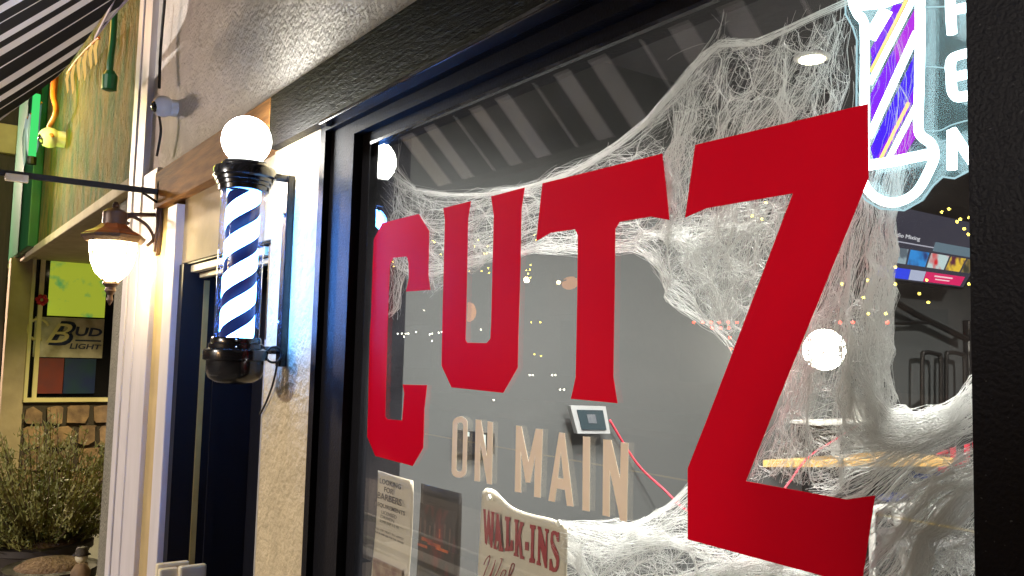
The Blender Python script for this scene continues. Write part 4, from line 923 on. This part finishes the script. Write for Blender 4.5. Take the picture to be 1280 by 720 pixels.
# thin curtain right of the last letter
bundle([(1068, 60), (1074, 130), (1060, 260), (1020, 380), (1000, 520)], [(1140, 130), (1118, 260), (1114, 340), (1112, 420), (1100, 540)], 520, 4, full=.12, seg=14, ylo=.062, yhi=.11)
bundle([(1100, 130), (1096, 260), (1092, 400), (1085, 540)], [(1160, 130), (1118, 262), (1114, 400), (1108, 540)], 240, 3, full=.2, seg=14, ylo=.062, yhi=.11)
bundle([(1062, 10), (1075, 60), (1082, 200)], [(1150, 10), (1150, 90), (1140, 245)], 60, 3, full=.2, ylo=.012, yhi=.035)
poly_z = [(1045, 330), (1112, 400), (1108, 545), (1060, 618), (940, 598), (975, 500), (1010, 415)]
tangle(poly_z, 1500, (12, 45), None, 3, 2.0); bundle([(1050, 330), (1010, 420), (960, 540), (940, 600)], [(1060, 340), (1040, 430), (1020, 520), (1010, 600)], 300, 5)
bundle([(1105, 300), (1110, 400), (1114, 470), (1122, 510)], [(1095, 300), (1078, 400), (1080, 480), (1085, 530)], 420, 5, full=.2)
# heavy swag to the right frame
bundle([(1080, 400), (1085, 470), (1110, 520), (1150, 522), (1190, 500), (1222, 468)], [(1040, 420), (1045, 500), (1080, 555), (1150, 558), (1200, 535), (1222, 510)], 800, 5, (.0003, .00055), full=.15, seg=14)
bundle([(1040, 560), (1100, 545), (1160, 535), (1222, 500)], [(1000, 640), (1080, 600), (1160, 560), (1222, 530)], 330, 4, full=.3)
tangle([(1045, 480), (1085, 470), (1110, 520), (1160, 522), (1222, 470), (1222, 540), (1150, 570), (1060, 600), (1000, 600)], 1000, (15, 60), -.3, 1.0, 1.5)
# diagonal rays
bundle([(1222, 500), (1150, 540), (1070, 600), (1000, 640)], [(1222, 600), (1170, 620), (1130, 650), (1095, 690)], 420, 2.5, full=.45)
bundle([(1222, 560), (1180, 590), (1130, 640), (1090, 690), (1060, 730)], [(1222, 640), (1190, 660), (1165, 690), (1150, 730), (1140, 760)], 500, 4, (.0003, .0005), full=.25)
bundle([(1222, 590), (1185, 625), (1150, 665), (1110, 730)], [(1222, 625), (1200, 650), (1175, 680), (1150, 740)], 560, 3, (.0003, .00055), full=.3)
tangle([(1222, 640), (1222, 730), (1130, 730), (1150, 690), (1185, 655)], 420, (15, 50), None, 3, 2.5)
tangle([(1095, 620), (1180, 560), (1220, 560), (1220, 600), (1150, 650), (1100, 700), (1085, 700)], 420, (20, 80), None, 3, 1.2)
tangle([(1222, 560), (1222, 720), (1090, 725), (1100, 640)], 900, (15, 70), 2.4, .8, 1.4)
tangle([(700, 655), (770, 662), (862, 612), (862, 735), (700, 735)], 300, (20, 60), 0, 1.2, 1.4)
# lower swag from the sign to the last letter and beyond
LT = [(700, 650), (735, 656), (770, 659), (805, 650), (835, 632), (862, 606), (890, 560)]
NW[0] = True; bundle(LT, shift(LT, 0, 5), 60, 1.2, full=.5); NW[0] = False
bundle(LT, [(700, 690), (760, 700), (800, 690), (850, 680), (900, 700), (950, 690), (1000, 680)], 260, 5)
bundle([(700, 652), (760, 676), (830, 668), (900, 655)], [(700, 665), (760, 690), (840, 690), (930, 700)], 60, 2, (.0004, .0007), full=.8)
bundle([(700, 668), (730, 690), (752, 730)], [(700, 690), (716, 705), (730, 740)], 420, 3, (.0003, .0006), full=.4)
bundle([(800, 735), (860, 716), (930, 696), (1010, 688)], [(860, 745), (900, 735), (970, 722), (1060, 718)], 560, 4, (.0003, .0006), full=.3)
tangle([(700, 656), (770, 662), (840, 635), (865, 620), (1000, 690), (1060, 725), (700, 735)], 1100, (20, 80), .15, .9, 1.2)
bundle([(760, 735), (800, 700), (840, 650), (864, 610)], [(720, 730), (745, 690), (780, 672), (840, 640)], 70, 4)
bundle([(700, 735), (800, 722), (900, 735), (1000, 745)], [(700, 760), (800, 760), (900, 760), (1080, 780)], 300, 10)
# stray single threads
for l in ([(884, 15), (903, 30), (920, 22)], [(835, 70), (860, 60), (880, 52)], [(760, 255), (700, 300), (668, 318)]): add(pl_interp(l, np.linspace(0, 1, 8)), .04, .0003)

WK = []
for lam, a_ in ((95, 3.2), (60, 3.6), (38, 3.4), (24, 2.4)):
    for _ in range(5):
        th = rng.uniform(0, 2 * PI); k = 2 * PI / (lam * rng.uniform(.8, 1.25)); WK.append((k * math.cos(th), k * math.sin(th), rng.uniform(0, 2 * PI), a_ / 2.0))
def warp(u, v):
    du = np.zeros_like(u); dv = np.zeros_like(v)
    for kx, ky, ph, a_ in WK:
        c_ = np.cos(kx * u + ky * v + ph) * a_; k = math.hypot(kx, ky); du += c_ * kx / k; dv += c_ * ky / k
    return u + du, v + dv
def build_strands():
    VS = []; FS = []; base = 0
    for S, r, w_ in zip(strands, radii, nowarp):
        n = len(S); ys = G + np.clip(S[:, 2], .010, .12)
        u = S[:, 0]; v = S[:, 1]
        if not w_: u, v = warp(u, v)
        D = R @ np.stack([(u - CX) / F, -(v - CY) / F, -np.ones(n)]); T = ys / D[1]
        P = (D * T).T; P[:, 2] += CZ; P[:, 0] = np.clip(P[:, 0], gx0 + .002, rx + .05)
        d = np.gradient(P, axis=0); d /= np.linalg.norm(d, axis=1, keepdims=True) + 1e-12
        a = np.cross(d, [0, 1, 0]); a /= np.linalg.norm(a, axis=1, keepdims=True) + 1e-9; b = np.cross(d, a)
        ring = np.stack([P + r * (a * math.cos(t) + b * math.sin(t)) for t in (0, 2.094, 4.189)], 1)
        VS.append(ring.reshape(-1, 3)); i = np.arange(n - 1)[:, None] * 3 + base
        for j in range(3):
            k = (j + 1) % 3; FS.append(np.hstack([i + j, i + k, i + 3 + k, i + 3 + j]))
        base += n * 3
    V = np.vstack(VS); Fq = np.vstack(FS).astype(np.int32); me = bpy.data.meshes.new('cobweb')
    me.vertices.add(len(V)); me.vertices.foreach_set('co', V.ravel()); me.loops.add(Fq.size); me.loops.foreach_set('vertex_index', Fq.ravel())
    me.polygons.add(len(Fq)); me.polygons.foreach_set('loop_start', np.arange(0, Fq.size, 4, dtype=np.int32)); me.polygons.foreach_set('loop_total', np.full(len(Fq), 4, np.int32))
    me.polygons.foreach_set('use_smooth', np.ones(len(Fq), bool)); me.update(calc_edges=True); me.validate(); return me
me = build_strands(); print('web faces', len(me.polygons))
prop(link('cobweb', me, M['web']), 'stretched white halloween cobweb draped across the inside of the shop window', 'cobweb')

# ------------------------------------------------------------ shrub, pots, small items at lower left
sx = -6.6; c = hit(62, 612, X=sx)
sb = thing('shrub', 'bushy rosemary-like shrub in a pot in front of the neighbouring window', 'shrub', (sx, c.y, 0))
b = MB(); b.lathe((sx, c.y - .03, 0), [(.2, 0), (.24, .05), (.30, .26), (.32, .27), (.32, .31), (.28, .31)], 32); b.done('pot', M['terracotta'], sb, autosm=True)
b = MB(); b.lathe((sx, c.y - .03, .295), [(.27, 0), (.2, .03), (.02, .05)], 24); b.done('soil', M['soil'], sb, True)
st = MB(); lv = MB(); basep = Vector((sx, c.y - .03, .3))
for i in range(230):
    a = rng.uniform(0, 2 * PI); sp_ = .72 * rng.random() ** .6; tip = basep + Vector((math.cos(a) * sp_ * .8, math.sin(a) * sp_ * 1.0 - .05, rng.uniform(.12, .92) * (1.08 - .5 * sp_)))
    mid = (basep + tip) / 2 + Vector((math.cos(a) * .06, math.sin(a) * .06, -.02)); pts = smoothpath([basep + Vector((math.cos(a) * .04, math.sin(a) * .04, 0)), mid, tip], 5)
    st.tube(pts, [.006 - .0004 * k for k in range(len(pts))], 4)
    for k in range(75):
        t_ = rng.uniform(.22, 1.0); q = pts[min(int(t_ * (len(pts) - 1)), len(pts) - 1)] + Vector(rng.normal(0, .016, 3)); d = (Vector(rng.normal(0, 1, 3)) + Vector((0, 0, .9)) + (tip - basep).normalized()).normalized(); l = rng.uniform(.02, .055); s_ = d.orthogonal().normalized() * rng.uniform(.003, .006)
        vs = [lv.bm.verts.new(q - s_), lv.bm.verts.new(q + s_), lv.bm.verts.new(q + d * l * .6 + s_), lv.bm.verts.new(q + d * l)]; lv.bm.faces.new(vs)
st.done('stems', M['stem'], sb); lv.done('foliage', M['leaf'], sb)
c = hit(96, 716, X=-5.6)
pb = thing('planter', 'low planter filled with bark mulch under the shrub', 'planter', (-5.8, c.y, 0))
b = MB(); b.lathe((-5.85, c.y - .1, 0), [(.22, 0), (.25, .3), (.26, .31), (.22, .31)], 28); b.done('pot', M['terracotta'], pb, autosm=True)
b = MB(); b.lathe((-5.85, c.y - .1, .29), [(.23, 0), (.15, .05), (.02, .07)], 20); b.done('mulch', M['soil'], pb, True)
c = hit(101, 712, X=-5.6)
fg = thing('garden_figurine', 'small dark and cream figurine standing beside the shrub', 'figurine', (c.x, c.y, c.z - .12))
b = MB(); b.lathe((c.x, c.y, c.z - .14), [(.05, 0), (.065, .03), (.05, .08), (.055, .13), (.03, .17)], 16); b.done('body', M['stone'], fg, True)
b = MB(); b.sphere(c + Vector((0, 0, .07)), .035, 14, 10); b.done('head', M['cream_pl'], fg, True)
b = MB(); b.lathe(c + Vector((0, 0, .085)), [(.05, 0), (.035, .01), (.03, .04), (.01, .045)], 14); b.done('hat', M['terracotta'], fg, True)
b = MB(); b.box(c.x - .12, c.x + .12, c.y - .12, c.y + .12, 0, c.z - .14, .01); prop(b.done('plinth', M['stone']), 'low stone block carrying the small figurine', 'block')
# cream folding sign at the door
zc0 = hit(228, 704, X=-3.05).z; c0 = hit(200, 708, X=-3.05); c1 = hit(257, 706, X=-3.05)
fs_ = thing('folding_sign', 'top edge of a cream plastic folding sign standing before the black door', 'sign', (-3.05, (c0.y + c1.y) / 2, 0))
zc0 = min(c0.z, c1.z)
for k, (ya, yb, dx) in enumerate(((c0.y, c0.y + (c1.y - c0.y) * .42, 0), (c0.y + (c1.y - c0.y) * .40, c1.y, .02))):
    bx('panel', -3.08 + dx, -3.05 + dx, ya, yb, 0, zc0 + .006 * k, M['cream_pl'], fs_, .008)
bx('panel', -3.20, -3.17, c0.y + .02, c1.y - .02, 0, zc0 - .01, M['cream_pl'], fs_, .008)

# ------------------------------------------------------------ across the street (seen only in the glass)
fb = thing('far_building', 'dark brick building across the street, seen reflected in the window', 'building', (-12, -17, 0))
bx('wall', -60, 20, -24, -18, 0, 7, M['facade'], fb)
for i in range(12):
    x = -55 + i * 6; bx('window', x, x + 2.4, -17.99, -17.9, 1.0, 3.0, M['dark_glass'], fb)
def bulbs(name, label, cat, pts, m, Y, r, wire=True, group=None):
    P = [mirrored(u, v, Y) for u, v in pts]; t = thing(name, label, cat, P[0]); b = MB()
    for p in P: b.sphere(p, r, 8, 6)
    b.done('bulbs', m, t, True)
    if wire:
        b = MB(); b.tube([P[0] + Vector((0, -.05, 1.2))] + [p + Vector((0, -.03, r)) for p in P], .004, 4); b.done('wire', M['rubber'], t)
bulbs('string_lights', 'yellow fairy lights reflected in the left half of the window', 'string lights', [(491, 327), (492, 333), (530, 290), (533, 303), (541, 301), (543, 303), (551, 318), (587, 339), (602, 339), (593, 308), (597, 300), (609, 308), (605, 317), (608, 317), (611, 290), (612, 294), (610, 335), (611, 341)], M['bulb_yellow'], -8, .014)
bulbs('string_lights', 'yellow fairy lights reflected between the second and third red letters', 'string lights', [(663, 331), (662, 337), (660, 342), (663, 347), (658, 338), (668, 294), (670, 300), (664, 403), (675, 403), (668, 443), (676, 445)], M['bulb_yellow'], -8, .014)
bulbs('string_lights', 'yellow fairy lights reflected over the television at the right of the window', 'string lights', [(957, 253), (940, 270), (952, 274), (1052, 355), (1079, 372), (1084, 350), (1085, 392), (1107, 392), (1119, 355), (1119, 334), (1149, 367), (1158, 350), (1160, 378), (1177, 265), (1186, 261), (1196, 277), (1200, 274), (1205, 286), (1210, 293), (1211, 272), (1211, 355)], M['bulb_yellow'], -8, .018)
bulbs('shop_lights', 'row of small white lights across the street reflected beside the first red letter', 'lights', [(497, 417), (502, 417), (507, 417), (510, 417), (505, 421), (520, 415), (530, 388), (537, 418), (540, 417), (548, 416), (552, 415), (540, 426), (601, 412), (617, 500), (662, 469), (666, 469), (690, 469), (694, 469), (700, 487), (705, 487)], M['bulb_white'], -12, .024, False)
bulbs('led_dots', 'row of small red lights reflected behind the upright of the last red letter', 'lights', [(867, 403), (878, 403), (889, 403), (899, 403), (910, 403), (921, 403), (890, 410), (901, 410), (911, 410), (912, 422), (914, 436), (1050, 403), (1066, 403), (1109, 403)], M['bulb_red'], -12, .03, False)
def lampglow(label, u, v, Y, r, m):
    p = mirrored(u, v, Y); t = thing('shop_lamp', label, 'lamp', p); b = MB(); b.sphere(p, r, 16, 10); b.done('bulb', m, t, True); b = MB(); b.tube([p, p + Vector((0, -.3, .1))], .02, 6); b.done('arm', M['iron'], t)
lampglow('warm lamp across the street reflected right of the second red letter', 658, 350, -14, .09, M['bulb_warm'])
lampglow('small warm lamp across the street reflected at the edge of the third red letter', 698, 353, -14, .055, M['bulb_warm'])
p0, p1 = mirrored(687, 335, -14.5), mirrored(735, 392, -14.5)
t = thing('lit_display', 'dim orange lit shop display across the street reflected left of the third red letter', 'display', p0)
bx('case', p0.x, p1.x, -14.7, -14.5, p1.z, p0.z, M['facade'], t); q0, q1 = mirrored(700, 346, -14.45), mirrored(725, 362, -14.45); b = MB(); b.sphere(((q0.x + q1.x) / 2, -14.45, (q0.z + q1.z) / 2), .1, 16, 10, (4, .4, 2)); b.done('glow_shade', M['bulb_orange'], t, True)
p = mirrored(586, 390, -14); t = thing('hanging_lantern', 'round orange lantern across the street reflected inside the second red letter', 'lantern', p); b = MB(); b.sphere(p, .26, 16, 10, (1, 1, 1.3)); b.done('shade', M['bulb_orange'], t, True); b = MB(); b.tube([p, p + Vector((0, 0, 1))], .01, 6); b.done('cord', M['iron'], t)
# white bench on the pavement behind the viewer's left shoulder
bn = thing('slatted_bench', 'white slatted bench on the pavement, reflected low in the window', 'bench', (-3.9, -.5, 0))
for z in (.67, .54): bx('back_slat', -4.95, -2.7, -.42, -.39, z - .012, z + .022, M['white_paint'], bn, .005)
for k in range(3): bx('seat_slat', -4.95, -2.7, -.52 - .12 * k, -.43 - .12 * k, .42, .445, M['white_paint'], bn, .005)
for x in (-4.8, -2.9):
    b = MB(); b.box(x - .025, x + .025, -.45, -.421, 0, .70, .004); b.box(x - .025, x + .025, -.80, -.77, 0, .419, .004); b.box(x - .025, x + .025, -.77, -.45, .38, .419, .004); b.done('leg', M['iron'], bn)

# ------------------------------------------------------------ street lamps and light
def street_lamp(x, y, h, col_, e, label, towards, hd=.0, size=.25):
    t = thing('street_lamp', label, 'street lamp', (x, y, 0), None)
    b = MB(); b.tube([(x, y, 0), (x, y, h)], [.09, .06], 12); b.done('post', M['iron'], t)
    b = MB(); b.lathe((x, y, h), [(.10, 0), (.2, .02), (.24, .2), (.1, .3), (.02, .34)], 16); b.done('head', M['iron'], t)
    b = MB(); b.lathe((x, y, h - .07), [(.02, -.09), (.10, -.06), (.13, .0), (.12, .065)], 16); b.done('lens', M['street_head'], t)
    l = bpy.data.lights.new('street_light', 'POINT'); l.energy = e; l.color = col_; l.shadow_soft_size = size
    o = bpy.data.objects.new('street_light_source', l); COL.objects.link(o); o.parent = t; o.location = (0, .0, h - .30)
street_lamp(-11, -1.3, 4.0, (1, .76, .62), 1900, 'street lamp on the pavement to the left of the shop', None)
street_lamp(-1.5, -4.2, 2.7, (1, .58, .25), 170, 'orange street lamp on the kerb behind the viewer', None)
street_lamp(-3.0, -10.5, 5.0, (1, .94, .88), 4900, 'street lamp across the road', None)
# soffit lamp lighting the neighbour's alcove
p = Vector((XA + 1.5, 1.35, zs - .013)); t = thing('soffit_lamp', 'small round lamp under the neighbouring soffit', 'lamp', p)
b = MB(); b.lathe(p + Vector((0, 0, -.03)), [(.06, .03), (.07, .02), (.06, 0)], 20); b.done('lens', emis('soffit_lens', (1, .85, .5), 6), t)
l = bpy.data.lights.new('soffit_light', 'SPOT'); l.energy = 300; l.spot_size = 2.4; l.spot_blend = .8; l.color = (1, .82, .45); l.shadow_soft_size = .06
o = bpy.data.objects.new('soffit_light_source', l); COL.objects.link(o); o.parent = t; o.location = (0, 0, -.05)
# the garland's own glow and a green tube light on the wall
def glow(parent, p, e, c_, r=.08):
    l = bpy.data.lights.new('glow', 'POINT'); l.energy = e; l.color = c_; l.shadow_soft_size = r
    o = bpy.data.objects.new('glow_source', l); COL.objects.link(o); o.parent = parent; o.location = Vector(p) - parent.location
gl_ = [o for o in bpy.data.objects if o.name.startswith('icicle_garland')][0]
out = Vector((0, -.40, 0))
glow(gl_, hit(95, 120, Y=W) + out, 22, (1, .88, .10), .12); glow(gl_, hit(152, 25, Y=W) + out, 7, (1, .50, .08), .12)
p0, p1 = hit(46, 118, Y=W - .14), hit(40, 196, Y=W - .14)
t = thing('green_tube_light', 'glowing green tube light standing upright on the green wall', 'tube light', p1)
b = MB(); b.tube([p0, p1], .028, 12); b.done('tube', emis('green_tube_glow', (.08, .9, .2), .8), t, True)
b = MB(); b.tube([p0, p0 + Vector((0, 0, .06))], .034, 12); b.tube([p1, p1 - Vector((0, 0, .06))], .034, 12); b.done('end_cap', M['iron'], t)
glow(t, (p0 + p1) / 2 + Vector((.3, -.2, 0)), 5, (.35, 1, .12), .1)
c = hit(78, 215, Y=W) + out; glow(t, c, 17, (.75, 1, .10), .15)

wd = bpy.data.worlds.new('World'); sc.world = wd; wd.use_nodes = True; nt = wd.node_tree
sky = nt.nodes.new('ShaderNodeTexSky'); sky.sky_type = 'NISHITA'; sky.sun_disc = False; sky.sun_elevation = math.radians(1.0); sky.sun_rotation = math.radians(200)
bg = nt.nodes['Background']; nt.links.new(sky.outputs[0], bg.inputs[0]); bg.inputs[1].default_value = .012
sl = bpy.data.lights.new('moon', 'SUN'); sl.energy = .01; sl.angle = .02; sl.color = (.8, .87, 1); so = bpy.data.objects.new('moon_light', sl); COL.objects.link(so); so.rotation_euler = (math.radians(50), 0, math.radians(20))

cam = bpy.data.cameras.new('camera'); co = bpy.data.objects.new('camera', cam); COL.objects.link(co)
cam.sensor_width = 36; cam.lens = 36 * F / 1280; cam.clip_start = .02; cam.clip_end = 2000
m4 = Matrix([[*R[0], 0], [*R[1], 0], [*R[2], CZ], [0, 0, 0, 1]]); co.matrix_world = m4; sc.camera = co
vs = sc.view_settings; vs.view_transform = 'Standard'; vs.look = 'None'; vs.exposure = .14; vs.gamma = 1
cy = sc.cycles; cy.use_denoising = True; cy.max_bounces = 8; cy.transparent_max_bounces = 24; cy.diffuse_bounces = 3; cy.glossy_bounces = 4; cy.sample_clamp_indirect = 4; cy.caustics_reflective = False; cy.caustics_refractive = False
cy.use_adaptive_sampling = True; cy.adaptive_threshold = .02
